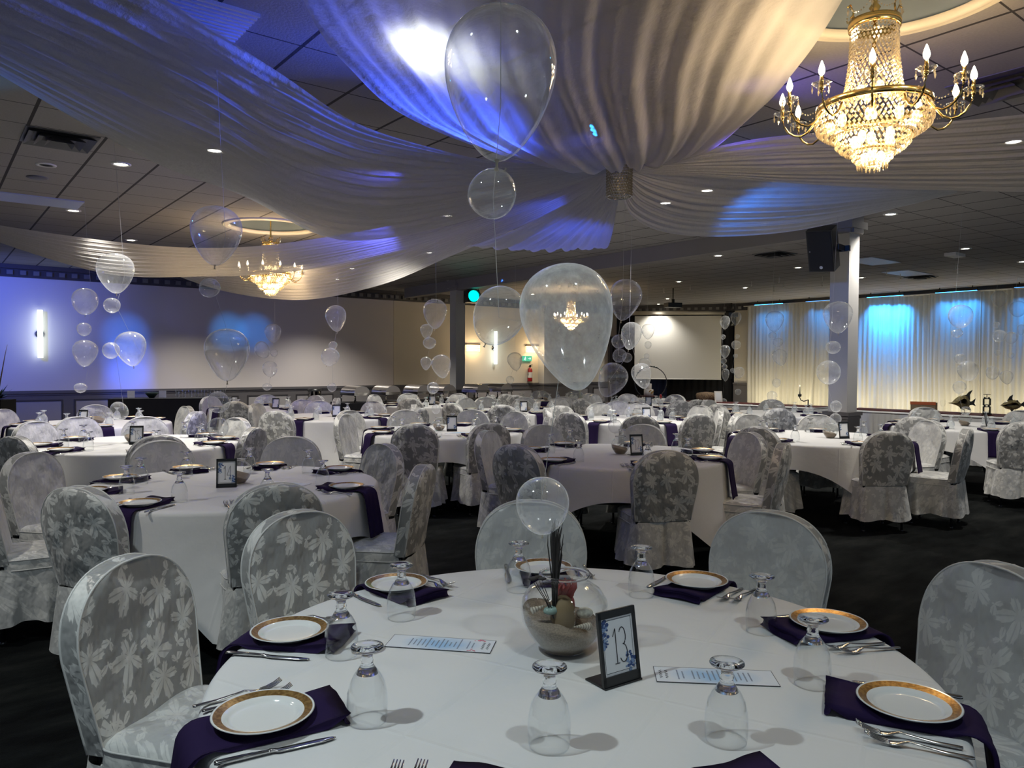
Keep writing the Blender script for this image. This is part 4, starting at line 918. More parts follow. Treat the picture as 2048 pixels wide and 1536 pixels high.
# ------------------------------------------------------------------ fish-bowl centrepieces, number stands, menus
prof = [(0.0, 0.0), (0.050, 0.0), (0.062, 0.006), (0.094, 0.043), (0.1130, 0.080), (0.1180, 0.110), (0.1140, 0.140), (0.096, 0.166), (0.070, 0.183), (0.061, 0.189), (0.0615, 0.196), (0.066, 0.201), (0.0685, 0.205), (0.066, 0.209), (0.060, 0.206)]
def rad_at(z):
    for (r0, z0), (r1, z1) in zip(prof, prof[1:]):
        if z0 <= z <= z1 and z1 > z0: return lerp(r0, r1, (z - z0) / (z1 - z0))
    return 0.05
b = MB(); b.lathe(prof, 56); b.lathe([(max(r - 0.003, 0), z + (0.003 if z < 0.01 else 0)) for r, z in prof[:-3]], 56); bowl_me = b.mesh('bowl_body', M['bowl'])
b = MB(); b.tube([(0.065 * cos(2 * pi * i / 40), 0.065 * sin(2 * pi * i / 40), 0.205) for i in range(40)], 0.0045, 8, True); rim_me = b.mesh('rim', M['stem'])
def sand_mesh():
    b = MB(); n = 40; lev = [0.006, 0.03, 0.055, 0.08]; rings = []
    def topz(a): return 0.082 + 0.030 * cos(a - 2.6) + 0.006 * sin(3 * a)
    for f in (0.0, 0.25, 0.5, 0.75, 1.0):
        rings.append([b.pt(((rad_at(0.005 + (topz(a) - 0.005) * f) - 0.0055) * cos(a), (rad_at(0.005 + (topz(a) - 0.005) * f) - 0.0055) * sin(a), 0.005 + (topz(a) - 0.005) * f)) for a in [2 * pi * i / n for i in range(n)]])
    for s in (0.8, 0.55, 0.3):
        rings.append([b.pt((s * (rad_at(topz(a)) - 0.006) * cos(a), s * (rad_at(topz(a)) - 0.006) * sin(a), lerp(0.088, topz(a), s) + 0.004 * sin(5 * a + 9 * s))) for a in [2 * pi * i / n for i in range(n)]])
    for p, q in zip(rings, rings[1:]):
        for i in range(n): b.face((p[i], p[(i + 1) % n], q[(i + 1) % n], q[i]))
    b.face(rings[-1]); b.face(rings[0][::-1]); return b.mesh('sand', M['sand'])
sand_me = sand_mesh()
BOWL = {'T13': (.143, 2.013), 'T14': (-1.74, 4.80), 'T15': (-3.62, 7.20), 'T16': (-5.2, 9.5), 'T12': (.93, 6.45), 'T11': (-.83, 8.62), 'TR': (3.36, 7.95), 'TFR': (5.78, 9.62), 'Tb': (-2.55, 10.9), 'Ta': (-4.05, 12.8), 'Tf': (1.75, 10.55), 'Tc': (.25, 12.35), 'Td': (-1.4, 14.05), 'Tg': (4.2, 11.95), 'Te': (2.5, 14.1), 'Th': (.72, 15.7)}
for k, (x, y) in BOWL.items():
    nm = TB[k][1]; nm = nm if nm.startswith('the ') or nm[:5] == 'table' else 'the ' + nm
    t = thing('glass_bowl', 'clear fish bowl of sand on ' + nm, 'bowl', (x, y, TOPZ + 0.0005), 0, 'fish bowl centrepieces')
    put('bowl_body', bowl_me, t); put('rim', rim_me, t)
    q = 1.0 if k == 'T13' else 0.66; t.scale = (q, q, q * 1.12 if q < 1 else 1)
    sd = tag(put('sand', sand_me, None, (x, y, TOPZ + 0.001), 0.0), 'brown sand in the bowl on ' + nm, 'sand', 'sand in the fish bowls', 'stuff'); sd.scale = (q, q, q)
BX, BY = BOWL['T13']; BZ = TOPZ
def cone_shell(name, loc, ln, r, rot, label):
    b = MB(); n = 22; pr = []
    for i in range(n + 1): u = i / n; pr.append((r * (1 - u) ** 0.9 * (1 + 0.10 * sin(u * 44)), ln * (u - 0.5)))
    b.lathe([(0, -ln / 2 - 0.004)] + pr, 14); o = b.build(name, M['shell'], None, loc); o.rotation_euler = rot; return tag(o, label, 'shell', 'shells in the near fish bowl')
cone_shell('sea_shell', (BX + 0.040, BY - 0.055, BZ + 0.083), 0.062, 0.0105, (radians(80), 0, radians(-52)), 'long striped cone shell lying lowest at the front of the near fish bowl')
cone_shell('sea_shell', (BX + 0.022, BY - 0.030, BZ + 0.102), 0.048, 0.009, (radians(18), radians(8), 0), 'striped cone shell standing point up in the near fish bowl')
cone_shell('sea_shell', (BX - 0.068, BY - 0.040, BZ + 0.128), 0.045, 0.009, (radians(75), 0, radians(110)), 'grey cone shell resting at the left side of the near fish bowl')
cone_shell('sea_shell', (BX + 0.052, BY - 0.010, BZ + 0.104), 0.05, 0.009, (radians(60), 0, radians(40)), 'cone shell leaning toward the table 13 stand in the near fish bowl')
b = MB(); b.ball((0, 0, 0), 0.019, 12, 8, (1.2, 0.8, 0.75)); tag(b.build('pebble', M['stone'], None, (BX + 0.052, BY - 0.030, BZ + 0.112)), 'pale round clam shell beside the cone shells in the near fish bowl', 'shell')
b = MB(); b.ball((0, 0, 0), 0.022, 10, 6, (1.2, 0.8, 0.55)); tag(b.build('glass_pebble', M['greenstone'], None, (BX - 0.035, BY - 0.035, BZ + 0.120), 0.5), 'pale green glass pebble on the sand in the near fish bowl', 'pebble')
b = MB()
for k in range(9):
    a = 2 * pi * k / 9; b.tube([(0, 0, 0), (0.012 * cos(a), 0.012 * sin(a), 0.03), (0.026 * cos(a + 0.5), 0.026 * sin(a + 0.5), 0.052), (0.030 * cos(a + 0.9), 0.030 * sin(a + 0.9), 0.066)], [0.012, 0.011, 0.006, 0.002], 7)
b.ball((0, 0, 0.0), 0.026, 12, 8, (1, 0.9, 1.5)); tag(b.build('coral', M['coral'], None, (BX + 0.004, BY + 0.01, BZ + 0.118)), 'dark red coral piece standing in the near fish bowl', 'coral')
b = MB(); b.lathe([(0.03, 0), (0.034, 0.02), (0.03, 0.05), (0.022, 0.07), (0.012, 0.078), (0, 0.08)], 14); tag(b.build('driftwood', M['brownbox'], None, (BX - 0.005, BY - 0.022, BZ + 0.075)), 'tan driftwood stump in front of the red coral', 'driftwood')
def grass_tuft(x, y, z, hgt, label, n=34, spread=0.02):
    rnd = random.Random(int(x * 1000)); b = MB()
    for k in range(n):
        a = rnd.random() * 6.28; r = spread * rnd.random(); h = hgt * rnd.uniform(0.72, 1.0); q = rnd.uniform(-0.3, 1.0)
        b.tube([(0.004 * cos(a), 0.004 * sin(a), 0), (r * 0.4 * cos(a), r * 0.4 * sin(a), h * 0.5), (r * cos(a), r * sin(a), h * 0.88), ((r + 0.008 * q) * cos(a) + 0.006 * q, (r + 0.008) * sin(a), h)], [0.0012, 0.0022, 0.0016, 0.0005], 5)
    return tag(b.build('dried_grass', M['feather'], None, (x, y, z)), label, 'dried grass')
grass_tuft(BX - 0.028, BY - 0.035, BZ + 0.085, 0.275, 'tall tuft of dark dried grass standing in the near fish bowl')
b = MB()
for k, (dx, dy) in enumerate(((-0.052, 0.0), (-0.042, 0.006), (-0.032, -0.004), (-0.058, -0.006))):
    b.tube([(0, 0, 0), (dx * 0.4, dy * 0.5, 0.05), (dx * 0.8, dy, 0.085), (dx, dy * 1.5, 0.105)], [0.0012, 0.0012, 0.001, 0.0008], 5)
    b.ball((dx, dy * 1.5, 0.108), 0.009, 7, 5, (1.3, 0.6, 0.5))
tag(b.build('dried_stems', M['feather'], None, (BX - 0.030, BY - 0.045, BZ + 0.10)), 'thin dark stems bending left inside the near fish bowl', 'dried stems')

# strokes for the slim numerals (unit box, y up)
def arc(cx, cy, rx, ry, a0, a1, n=14): return [(cx + rx * cos(radians(lerp(a0, a1, i / n))), cy + ry * sin(radians(lerp(a0, a1, i / n)))) for i in range(n + 1)]
GLY = {'1': [[(0.05, 0.78), (0.22, 1.0), (0.22, 0.0)], [(0.08, 0.0), (0.36, 0.0)]],
       '2': [arc(0.25, 0.76, 0.22, 0.24, 170, -30) + [(0.05, 0.0), (0.48, 0.0)]],
       '3': [arc(0.22, 0.75, 0.20, 0.25, 150, -80) + arc(0.22, 0.26, 0.24, 0.26, 90, -150)],
       '4': [[(0.36, 0.0), (0.36, 1.0), (0.0, 0.30), (0.5, 0.30)], [(0.24, 0.0), (0.48, 0.0)]],
       '5': [[(0.42, 1.0), (0.1, 1.0), (0.07, 0.58)] + arc(0.2, 0.32, 0.26, 0.32, 110, -150)]}
def numerals(b, txt, cx, cz, hgt, y, wid=0.0011):
    wds = {'1': 0.42}; tot = sum(wds.get(c, 0.56) for c in txt) * hgt * 0.62; x = cx - tot / 2
    for c in txt:
        for s in GLY[c]: b.tube([(x + px * hgt * 0.62, y, cz + (py - 0.5) * hgt) for px, py in s], wid, 5)
        x += wds.get(c, 0.56) * hgt * 0.62
def make_stand(txt, label, loc, rz, flip=1):
    # black easel frame, leaning back, its card facing -y
    t = thing('number_stand', label, 'table number', loc, rz, 'black table number stands')
    X = Matrix.Rotation(radians(-9), 4, 'X'); b = MB(); b.X = X
    for c, d in (((0, 0, 0.012), (0.118, 0.008, 0.026)), ((0, 0, 0.168), (0.118, 0.008, 0.018)), ((-0.055, 0, 0.09), (0.009, 0.008, 0.17)), ((0.055, 0, 0.09), (0.009, 0.008, 0.17)), ((0, 0.004, 0.09), (0.11, 0.003, 0.16))): b.box(c, d)
    b.build('frame', M['black'], t)
    b = MB(); b.box((0, 0.030, 0.002), (0.118, 0.075, 0.004)); b.build('foot', M['black'], t)
    b = MB(); b.X = X; b.box((0, 0.0010, 0.092), (0.101, 0.002, 0.134)); cd = b.build('card', M['card'], t)
    b = MB(); b.X = X
    for x0, x1, z0, z1 in ((-0.045, 0.045, 0.031, 0.0318), (-0.045, 0.045, 0.153, 0.1538), (-0.0453, -0.0447, 0.031, 0.1538), (0.0447, 0.0453, 0.031, 0.1538)): b.box(((x0 + x1) / 2, -0.0003, (z0 + z1) / 2), (x1 - x0, 0.0008, z1 - z0))
    if txt: numerals(b, txt, 0.006, 0.091, 0.082, -0.0008)
    b.build('number_print', M['ink'], cd)
    rnd = random.Random(len(label))
    for m, nm, q in (('petal', 'dark_flowers', 0), ('petal2', 'pale_flowers', 1)):
        b = MB(); b.X = X
        for cx, cz, n in ((-0.040, 0.140, 9), (-0.042, 0.118, 6), (-0.040, 0.098, 4), (0.040, 0.044, 8), (0.036, 0.062, 5), (0.030, 0.036, 4)):
            for _ in range(n):
                px, pz, r = cx + rnd.gauss(0, 0.007), cz + rnd.gauss(0, 0.007), rnd.uniform(0.0025, 0.0068)
                px = max(-0.049, min(0.049, px)); pz = max(0.028, min(0.157, pz)); b.ball((px, -0.0003 - 0.0001 * q, pz), r, 7, 4, (1, 0.07, rnd.uniform(0.6, 1)))
        b.build(nm, M[m], cd)
    return t
make_stand('13', 'black easel stand with number card 13 beside the near fish bowl', (0.268, 1.797, TOPZ + 0.0005), radians(34))
make_stand('14', 'black easel stand with number card 14', (-1.755, 4.63, TOPZ + 0.0005), radians(15))
make_stand('15', 'black easel stand with number card 15', (-3.50, 7.02, TOPZ + 0.0005), radians(12))
make_stand('12', 'black easel stand with number card 12', (1.06, 6.36, TOPZ + 0.0005), radians(18))
for k, (x, y), rz, lab in [('T11', (-.68, 8.55), 0.1, 'black table stand with a bluish card, the table behind table 12'), ('TR', (3.48, 7.88), 0.25, 'black table stand with a bright bluish card before the column'), ('TFR', (6.02, 9.55), 0.9, 'narrow looking black table stand on the rightmost round table'),
                           ('T16', (-5.3, 9.3), -0.1, 'black table stand whose top shows over a chair behind table 15'), ('Tb', (-2.5, 10.75), 0.2, 'black table stand on the second table behind table 12'), ('Ta', (-3.95, 12.6), 0.0, 'small black table stand before a pink-lit chair near the left wall'),
                           ('Tc', (.19, 12.0), 0.15, 'black table stand on the third table behind the column table'), ('Td', (-1.47, 13.9), 0.0, 'black table stand on the table nearest the buffet'), ('Te', (2.52, 13.9), 0.1, 'black table stand in front of the cake table'), ('Tf', (1.85, 10.35), 0.1, 'black table stand half hidden behind the pinkish chair of table 12')]:
    make_stand('', lab, (x, y, TOPZ + 0.0005), rz)
def menu_card(loc, rz, label, head):
    t = thing('menu_card', label, 'menu', loc, rz); b = MB(); b.box((0, 0, 0.0008), (0.292, 0.092, 0.0012)); b.build('paper', M['menu'], t)
    b = MB()
    for c, d in (((0, 0.0455, 0.0009), (0.292, 0.0012, 0.0014)), ((0, -0.0455, 0.0009), (0.292, 0.0012, 0.0014)), ((0.1455, 0, 0.0009), (0.0012, 0.092, 0.0014)), ((-0.1455, 0, 0.0009), (0.0012, 0.092, 0.0014))): b.box(c, d)
    b.build('border', M['ink'], t)
    rnd = random.Random(int(loc[0] * 100)); b = MB(); b.mark(0, False)
    for k in range(15):     # rows of print too small to read, running across the card
        x = -0.085 + k * 0.0125; ln = rnd.uniform(0.025, 0.066); y = -ln / 2
        if k == 12: continue
        while y < ln / 2: wd = rnd.uniform(0.003, 0.009); b.box((x * head, y + wd / 2, 0.00155), (0.0034, wd, 0.0003)); y += wd + 0.0016
    b.build('small_print', M['greyink'], t)
    b = MB()
    for k in range(2):
        pts = [((0.118 + 0.014 * k + 0.004 * sin(i * 2.1 + k)) * head, lerp(-0.024, 0.024, i / 14), 0.0016) for i in range(15)]; b.tube(pts, 0.0006, 4)
    b.build('script_heading', M['ink'], t)
    if head > 0:
        b = MB()
        for cx, cy in ((0.105, 0.036), (0.095, -0.036)):
            for _ in range(8): b.ball((cx + rnd.gauss(0, 0.008), cy + rnd.gauss(0, 0.0035), 0.0015), rnd.uniform(0.002, 0.0045), 7, 4, (1, 1, 0.08))
        b.build('pink_flowers', M['pink'], t)
menu_card((-0.192, 2.051, TOPZ + 0.001), radians(-9), 'printed menu card with pink flowers lying left of the near fish bowl', 1)
menu_card((0.503, 1.842, TOPZ + 0.001), radians(-5), 'printed pale blue menu card lying right of the number 13 stand', -1)
b = MB(); b.box((0, 0, 0.001), (0.28, 0.092, 0.0014)); tag(b.build('menu_card', M['menu'], None, (-1.42, 4.78, TOPZ + 0.001), -0.3), 'pale blue menu card lying right of the number 14 stand', 'menu')
b = MB(); b.box((0, 0, 0.001), (0.28, 0.092, 0.0014)); tag(b.build('menu_card', M['menu'], None, (-0.6, 8.35, TOPZ + 0.001), 0.5), 'pale menu card before the stand on the table behind table 12', 'menu')

# ------------------------------------------------------------------ clear balloons on lines
ST = {
'T13':[(-0.035,1.990,2.256,0.292,0.395,2),(-0.054,2.020,1.982,0.128,0.134,-152),(0.148,1.970,1.625,0.241,0.333,-10),(-0.037,2.040,1.658,0.140,0.165,25),(0.082,1.990,1.154,0.141,0.153,0)],
'T14':[(-1.856,4.750,2.321,0.308,0.371,3),(-1.911,4.780,2.002,0.127,0.120,150),(-1.784,4.730,1.577,0.269,0.329,0),(-1.867,4.800,1.278,0.133,0.140,160),(-1.851,4.750,1.117,0.126,0.132,0)],
'T15':[(-3.745,7.150,2.365,0.327,0.379,-2),(-3.797,7.180,2.066,0.147,0.143,0),(-3.595,7.130,1.653,0.274,0.330,-8),(-3.821,7.200,1.639,0.153,0.157,0),(-3.724,7.150,1.066,0.180,0.147,60)],
'T16':[(-5.333,9.450,2.283,0.300,0.338,0),(-5.367,9.480,1.936,0.169,0.169,0),(-5.329,9.430,1.635,0.287,0.337,5),(-5.430,9.500,1.201,0.151,0.126,0)],
'T12':[(0.952,6.400,2.072,0.271,0.352,10),(0.908,6.430,1.722,0.128,0.119,0),(0.906,6.380,1.603,0.122,0.114,140),(0.981,6.450,1.587,0.085,0.085,140),(0.843,6.400,1.391,0.246,0.305,25),(0.880,6.430,0.998,0.119,0.119,0)],
'T11':[(-0.878,8.600,2.090,0.268,0.342,0),(-0.978,8.630,1.893,0.143,0.171,0),(-0.938,8.580,1.760,0.148,0.136,0),(-0.808,8.650,1.494,0.223,0.275,-10),(-0.980,8.600,1.528,0.125,0.154,0),(-0.903,8.630,1.248,0.137,0.137,0),(-0.862,8.570,1.011,0.102,0.113,0)],
'Tb':[(-2.516,10.800,2.164,0.293,0.379,-5),(-2.566,10.830,1.779,0.122,0.122,0),(-2.598,10.780,1.614,0.257,0.264,20),(-2.587,10.850,1.177,0.129,0.129,0)],
'Ta':[(-4.080,12.900,2.027,0.273,0.325,-5),(-4.279,12.930,1.746,0.300,0.240,70),(-4.058,12.880,1.695,0.128,0.128,0),(-4.150,12.950,1.421,0.249,0.274,-5),(-4.186,12.900,1.114,0.154,0.120,0)],
'Tf':[(1.641,10.450,1.919,0.284,0.387,10),(1.803,10.480,1.366,0.271,0.361,-15)],
'Te':[(2.513,14.000,2.135,0.241,0.287,0),(2.521,14.030,1.886,0.130,0.139,0),(2.486,13.980,1.673,0.102,0.111,0),(2.462,14.050,1.525,0.242,0.242,0)],
'Th':[(0.061,15.800,1.575,0.314,0.387,-10),(-0.042,15.830,1.187,0.168,0.168,0)],
'TR':[(3.443,8.000,2.032,0.291,0.339,-2),(3.408,8.030,1.716,0.149,0.138,0),(3.343,7.980,1.450,0.238,0.254,0),(3.458,8.050,1.087,0.117,0.128,0),(3.433,8.000,0.957,0.117,0.122,0)],
'Tg':[(4.124,11.900,2.210,0.276,0.331,3),(4.106,11.930,1.983,0.126,0.126,0),(4.176,11.880,1.880,0.157,0.142,0),(4.236,11.950,1.645,0.222,0.269,-15),(4.168,11.900,1.243,0.126,0.142,0),(4.111,11.930,1.028,0.158,0.174,0)],
'TFR':[(5.685,9.600,2.151,0.280,0.299,0),(5.662,9.630,1.937,0.134,0.108,0),(5.678,9.580,1.613,0.127,0.133,0),(5.824,9.650,1.460,0.236,0.256,-10),(5.690,9.600,1.251,0.153,0.165,0),(5.797,9.630,0.953,0.115,0.108,0)],
'S1':[(10.291,16.000,2.938,0.286,0.360,0),(10.259,16.030,2.391,0.127,0.127,0),(10.285,15.980,2.157,0.254,0.254,0),(10.306,16.050,1.799,0.117,0.117,0),(10.177,16.000,1.374,0.254,0.286,0)],
'S2':[(10.820,16.200,2.744,0.322,0.354,0),(10.915,16.230,2.297,0.150,0.236,0),(10.671,16.180,2.123,0.236,0.257,-15),(10.725,16.250,1.750,0.129,0.129,0),(10.606,16.200,1.277,0.257,0.300,-10)],
'S3':[(5.904,21.000,2.696,0.278,0.375,0),(5.862,21.030,2.295,0.139,0.139,0),(5.908,20.980,1.892,0.278,0.361,0),(5.889,21.050,1.628,0.167,0.167,0),(5.905,21.000,1.462,0.153,0.153,0),(5.943,21.030,1.239,0.209,0.348,0),(5.880,20.970,0.503,0.180,0.167,0)],
'S4':[(6.356,21.500,2.839,0.299,0.370,0),(6.414,21.530,2.329,0.128,0.128,0),(6.359,21.480,2.086,0.256,0.256,0),(6.369,21.550,1.775,0.128,0.128,0),(6.460,21.500,1.305,0.299,0.327,0),(6.283,21.530,1.361,0.128,0.128,0),(6.429,21.470,0.751,0.171,0.171,0)],
}
SNAME = {'S1': 'the curtain, left of two strands', 'S2': 'the curtain, rightmost strand', 'S3': 'the screen, strand touching it', 'S4': 'the stage lamp, left of the curtains'}
def teardrop(n, m, k):
    b = MB(); pr = []
    for i in range(m + 1):
        th = pi * i / m; z = -cos(th) * 0.5; r = 0.5 * sin(th) * (1 + k * -cos(th)) ; pr.append((r, z))
    mx = max(r for r, _ in pr); pr = [(r / mx * 0.5, z) for r, z in pr]; b.lathe(pr, n); return b
BAL = {0: teardrop(40, 28, 0.30).mesh('skin', M['balloon']), 4: teardrop(40, 28, 0.12).mesh('skin', M['balloon_near']), 1: teardrop(32, 22, 0.06).mesh('skin', M['balloon']), 2: teardrop(48, 32, 0.36).mesh('skin', M['balloon_milky']), 3: teardrop(20, 14, 0.12).mesh('skin', M['balloon'])}
b = MB(); b.lathe([(0.030, 0.012), (0.010, -0.010), (0.012, -0.022), (0.009, -0.032), (0.024, -0.060), (0.020, -0.062), (0.0, -0.045)], 12, (0, 0, -0.5)); knot_me = b.mesh('knot', M['knot'])
ORD = ['top', 'second', 'third', 'fourth', 'fifth', 'sixth', 'seventh']
for k, bl in ST.items():
    on = SNAME.get(k) or 'over ' + (TB[k][1] if TB[k][1].startswith('the ') or TB[k][1][:5] == 'table' else 'the ' + TB[k][1])
    order = sorted(range(len(bl)), key=lambda i: -bl[i][2]); rank = {i: r for r, i in enumerate(order)}
    for i, (x, y, z, wd, ht, tl) in enumerate(bl):
        big = ht / wd > 1.14; near = k in ('T13', 'T14', 'T15', 'T12', 'TR', 'T11')
        me = BAL[2] if (k, i) == ('T13', 2) else BAL[4] if k == 'T13' and i in (3, 4) else BAL[0] if big and near else BAL[1] if near else BAL[0] if big else BAL[3]
        o = put('balloon', me, None, (x, y, z)); o.scale = (wd, wd, ht); o.rotation_euler = (0, radians(tl), 0)
        put('knot', knot_me, o)
        nm = ORD[rank[i]] if rank[i] < len(bl) - 1 else 'lowest'
        at = ('beside ' + on) if k in SNAME else on
        size = 'large milky' if (k, i) == ('T13', 2) else ('clear teardrop' if big else 'small clear')
        tag(o, '%s balloon, %s of those hanging %s' % (size, nm, at), 'balloon', 'clear balloons hanging in strands')
    b = MB(); pts = [(bl[order[0]][0], bl[order[0]][1], CEIL)]
    for i in order: pts.append((bl[i][0], bl[i][1] + bl[i][3] * 0.5 + 0.003, bl[i][2]))
    p0 = pts[0]; b.tube(pts, 0.0010 if k in ('T13', 'T14') else 0.0014, 5)
    tag(b.build('balloon_line', M['line']), 'thin clear line holding the balloons hanging ' + at, 'line', 'balloon lines')

# ------------------------------------------------------------------ on the walls
def sconce(t, off, z, label):
    x, y, _ = wall_a(t, off, 0); g = thing('wall_sconce', label, 'wall lamp', (x, y, z), RA, 'tall tube sconces')
    b = MB(); b.lathe([(0, -0.515), (0.050, -0.515), (0.052, -0.50), (0.052, 0.50), (0.050, 0.515), (0, 0.515)], 20, (0, -0.11, 0)); b.build('tube', M['sconce'], g)
    b = MB(); b.X = Matrix.Rotation(pi / 2, 4, 'X'); b.lathe([(0, 0.0), (0.085, 0.0), (0.085, 0.03), (0.02, 0.035), (0.02, 0.10), (0, 0.10)], 24); b.build('wall_plate', M['steel'], g)
sconce(-8.69, 0.0, 2.13, 'tall glowing tube sconce on the blue-lit left wall'); sconce(3.61, -0.015, 2.03, 'tall glowing tube sconce on the warm far wall behind the balloon')
for t, o in ((-8.69, 0.35), (3.61, 0.35)): lamp('sconce_light', 'POINT', wall_a(t, o + 0.25, 2.1), 5, (0.85, 1.0, 0.97), None, 0.15)
def crystal_wall(t, label):
    x, y, _ = wall_a(t, -0.01, 0); g = thing('crystal_wall_light', label, 'wall lamp', (x, y, 2.0), RA, 'rectangular crystal wall lights')
    b = MB(); b.box((0, -0.03, 0.13), (0.52, 0.06, 0.03)); b.build('holder', M['wood'], g)
    b = MB()
    for r in range(4):
        for c in range(11): b.octa((-0.24 + c * 0.048, -0.05, 0.085 - r * 0.055), 0.023, 0.026)
    b.build('crystals', M['crystal_lit'], g)
    lamp('crystal_wall_glow', 'POINT', wall_a(t, 0.30, 2.0), 14, WARM, None, 0.1)
crystal_wall(2.78, 'glowing rectangular crystal wall light beside the green-lit column'); crystal_wall(5.16, 'glowing rectangular crystal wall light behind the milky balloon')
x, y, _ = wall_a(4.95, 0.0); g = thing('exit_sign', 'green and white exit sign on the far wall behind the milky balloon', 'sign', (x, y, 1.70), RA)
b = MB(); b.box((0, -0.025, 0), (0.36, 0.05, 0.17)); b.build('case', M['exit'], g)
b = MB()
b.ball((-0.10, -0.053, 0.05), 0.017, 8, 6, (1, 0.3, 1)); b.tube([(-0.10, -0.053, 0.03), (-0.115, -0.053, -0.01), (-0.085, -0.053, -0.03), (-0.10, -0.053, -0.06)], 0.009, 6); b.tube([(-0.115, -0.053, -0.01), (-0.15, -0.053, -0.05)], 0.009, 6); b.tube([(-0.135, -0.053, 0.01), (-0.10, -0.053, 0.02), (-0.07, -0.053, 0.0)], 0.007, 6)
for a, c in (((0.02, 0.0), (0.12, 0.0)), ((0.09, 0.035), (0.125, 0.0)), ((0.09, -0.035), (0.125, 0.0))): b.tube([(a[0], -0.053, a[1]), (c[0], -0.053, c[1])], 0.008, 6)
b.build('running_figure', M['exitw'], g)
x, y, _ = wall_a(5.02, 0.09); g = thing('fire_extinguisher', 'red fire extinguisher hung on the warm far wall', 'fire extinguisher', (x, y, 0.95), RA)
b = MB(); b.lathe([(0, 0), (0.075, 0.0), (0.08, 0.02), (0.08, 0.36), (0.06, 0.42), (0.025, 0.44), (0.025, 0.47)], 20); b.mark(1); b.lathe([(0.0812, 0.12), (0.0812, 0.30)], 20); b.build('cylinder', [M['red'], M['white']], g)
b = MB(); b.box((0, 0, 0.50), (0.05, 0.05, 0.06)); b.tube([(0, 0, 0.53), (0.10, 0, 0.55)], 0.009); b.tube([(0, 0, 0.50), (0.10, 0, 0.51)], 0.009); b.build('valve', M['black'], g)
b = MB(); b.tube([(-0.02, -0.02, 0.50), (-0.09, -0.03, 0.48), (-0.11, -0.03, 0.38), (-0.105, -0.03, 0.2)], 0.010); b.build('hose', M['black'], g)
# stage light with the green lens on the far column
g = thing('stage_lamp', 'black stage lamp with glowing green lens on the far column', 'stage lamp', (-0.98, 18.42, 3.16), radians(20))
b = MB(); b.box((0, 0.05, 0), (0.30, 0.34, 0.30)); b.X = Matrix.Rotation(pi / 2, 4, 'X'); b.lathe([(0.155, 0.10), (0.165, 0.20), (0.15, 0.20), (0.14, 0.10)], 24); b.build('housing', M['black'], g)
b = MB(); b.X = Matrix.Rotation(pi / 2, 4, 'X'); b.lathe([(0.0, 0.165), (0.08, 0.155), (0.135, 0.125)], 24); b.build('lens', M['green'], g)
b = MB(); b.tube([(-0.17, 0.05, 0.0), (-0.17, 0.05, 0.2), (0.17, 0.05, 0.2), (0.17, 0.05, 0.0)], 0.012); b.tube([(0, 0.05, 0.2), (-0.15, 0.12, 0.3)], 0.015); b.build('yoke', M['black'], g)
lamp('green_glow', 'SPOT', (-1.05, 18.1, 3.16), 12, (0.0, 1.0, 0.7), (-1.0, 10, 2.0), 0.1, 50)
# hanging loudspeaker on the near column
g = thing('loudspeaker', 'black loudspeaker tilted down, bracketed to the white column', 'speaker', (4.13, 10.05, 3.09), radians(-42))
X = Matrix.Rotation(radians(26), 4, 'X') @ Matrix.Rotation(radians(4), 4, 'Y')
b = MB(); b.X = X; b.mark(0, False)
q = []
for yy, hw, hh in ((-0.17, 0.165, 0.28), (0.06, 0.165, 0.28), (0.19, 0.085, 0.22)): q.append([b.pt(p) for p in ((-hw, yy, -hh), (hw, yy, -hh), (hw, yy, hh), (-hw, yy, hh))])
for p, r in zip(q, q[1:]):
    for i in range(4): b.face((p[i], p[(i + 1) % 4], r[(i + 1) % 4], r[i]))
b.face(q[0][::-1]); b.face(q[-1]); b.build('cabinet', M['black'], g)
b = MB(); b.X = X; b.box((0, -0.174, 0.0), (0.30, 0.008, 0.53)); b.build('grille', M['matte'], g)
b = MB(); b.X = X; b.ball((0, -0.179, -0.22), 0.022, 12, 6, (1, 0.15, 1)); b.ball((-0.13, -0.179, 0.0), 0.007, 8, 5, (1, 0.4, 1)); b.build('badge', M['white'], g)
b = MB(); b.box((0.21, 0.02, -0.02), (0.012, 0.22, 0.075)); b.box((0.20, 0.17, -0.02), (0.14, 0.05, 0.075)); b.build('bracket', M['black'], g)
# two stage lamps by the curtain corner
g = thing('stage_lamp', 'black moving stage lamp mounted high left of the curtains', 'stage lamp', (7.35, 25.4, 2.95), 0.3)
b = MB(); b.box((0, 0, 0.25), (0.36, 0.24, 0.14)); b.build('base', M['black'], g)
b = MB(); b.lathe([(0, 0.2), (0.10, 0.19), (0.15, 0.05), (0.15, -0.12), (0, -0.12)], 16); b.build('head', M['black'], g)
b = MB(); b.tube([(-0.17, 0, 0.22), (-0.18, 0, 0), (0, 0, -0.0)], 0.025); b.tube([(0.17, 0, 0.22), (0.18, 0, 0), (0, 0, -0.0)], 0.025); b.tube([(0, 0, 0.32), (0, 0, CEIL - 2.95)], 0.03); b.build('yoke', M['black'], g)
# projector
g = thing('projector', 'black projector hanging from the ceiling before the screen', 'projector', (4.35, 20.5, 3.13), 0.2)
b = MB(); b.mark(0, False); b.prism([(-0.2, -0.15), (0.2, -0.15), (0.22, 0.1), (0.14, 0.17), (-0.14, 0.17), (-0.22, 0.1)], -0.06, 0.06); b.build('body', M['black'], g)
b = MB(); b.tube([(0, 0, 0.06), (0, 0, 0.16)], 0.045); b.tube([(0, 0, 0.16), (0, 0, CEIL - 3.13)], 0.016); b.build('mount', M['black'], g)
b = MB(); b.X = Matrix.Rotation(pi / 2, 4, 'X'); b.lathe([(0, -0.19), (0.04, -0.185), (0.045, -0.15)], 14, (0.08, 0, 0)); b.build('lens', M['chrome'], g)
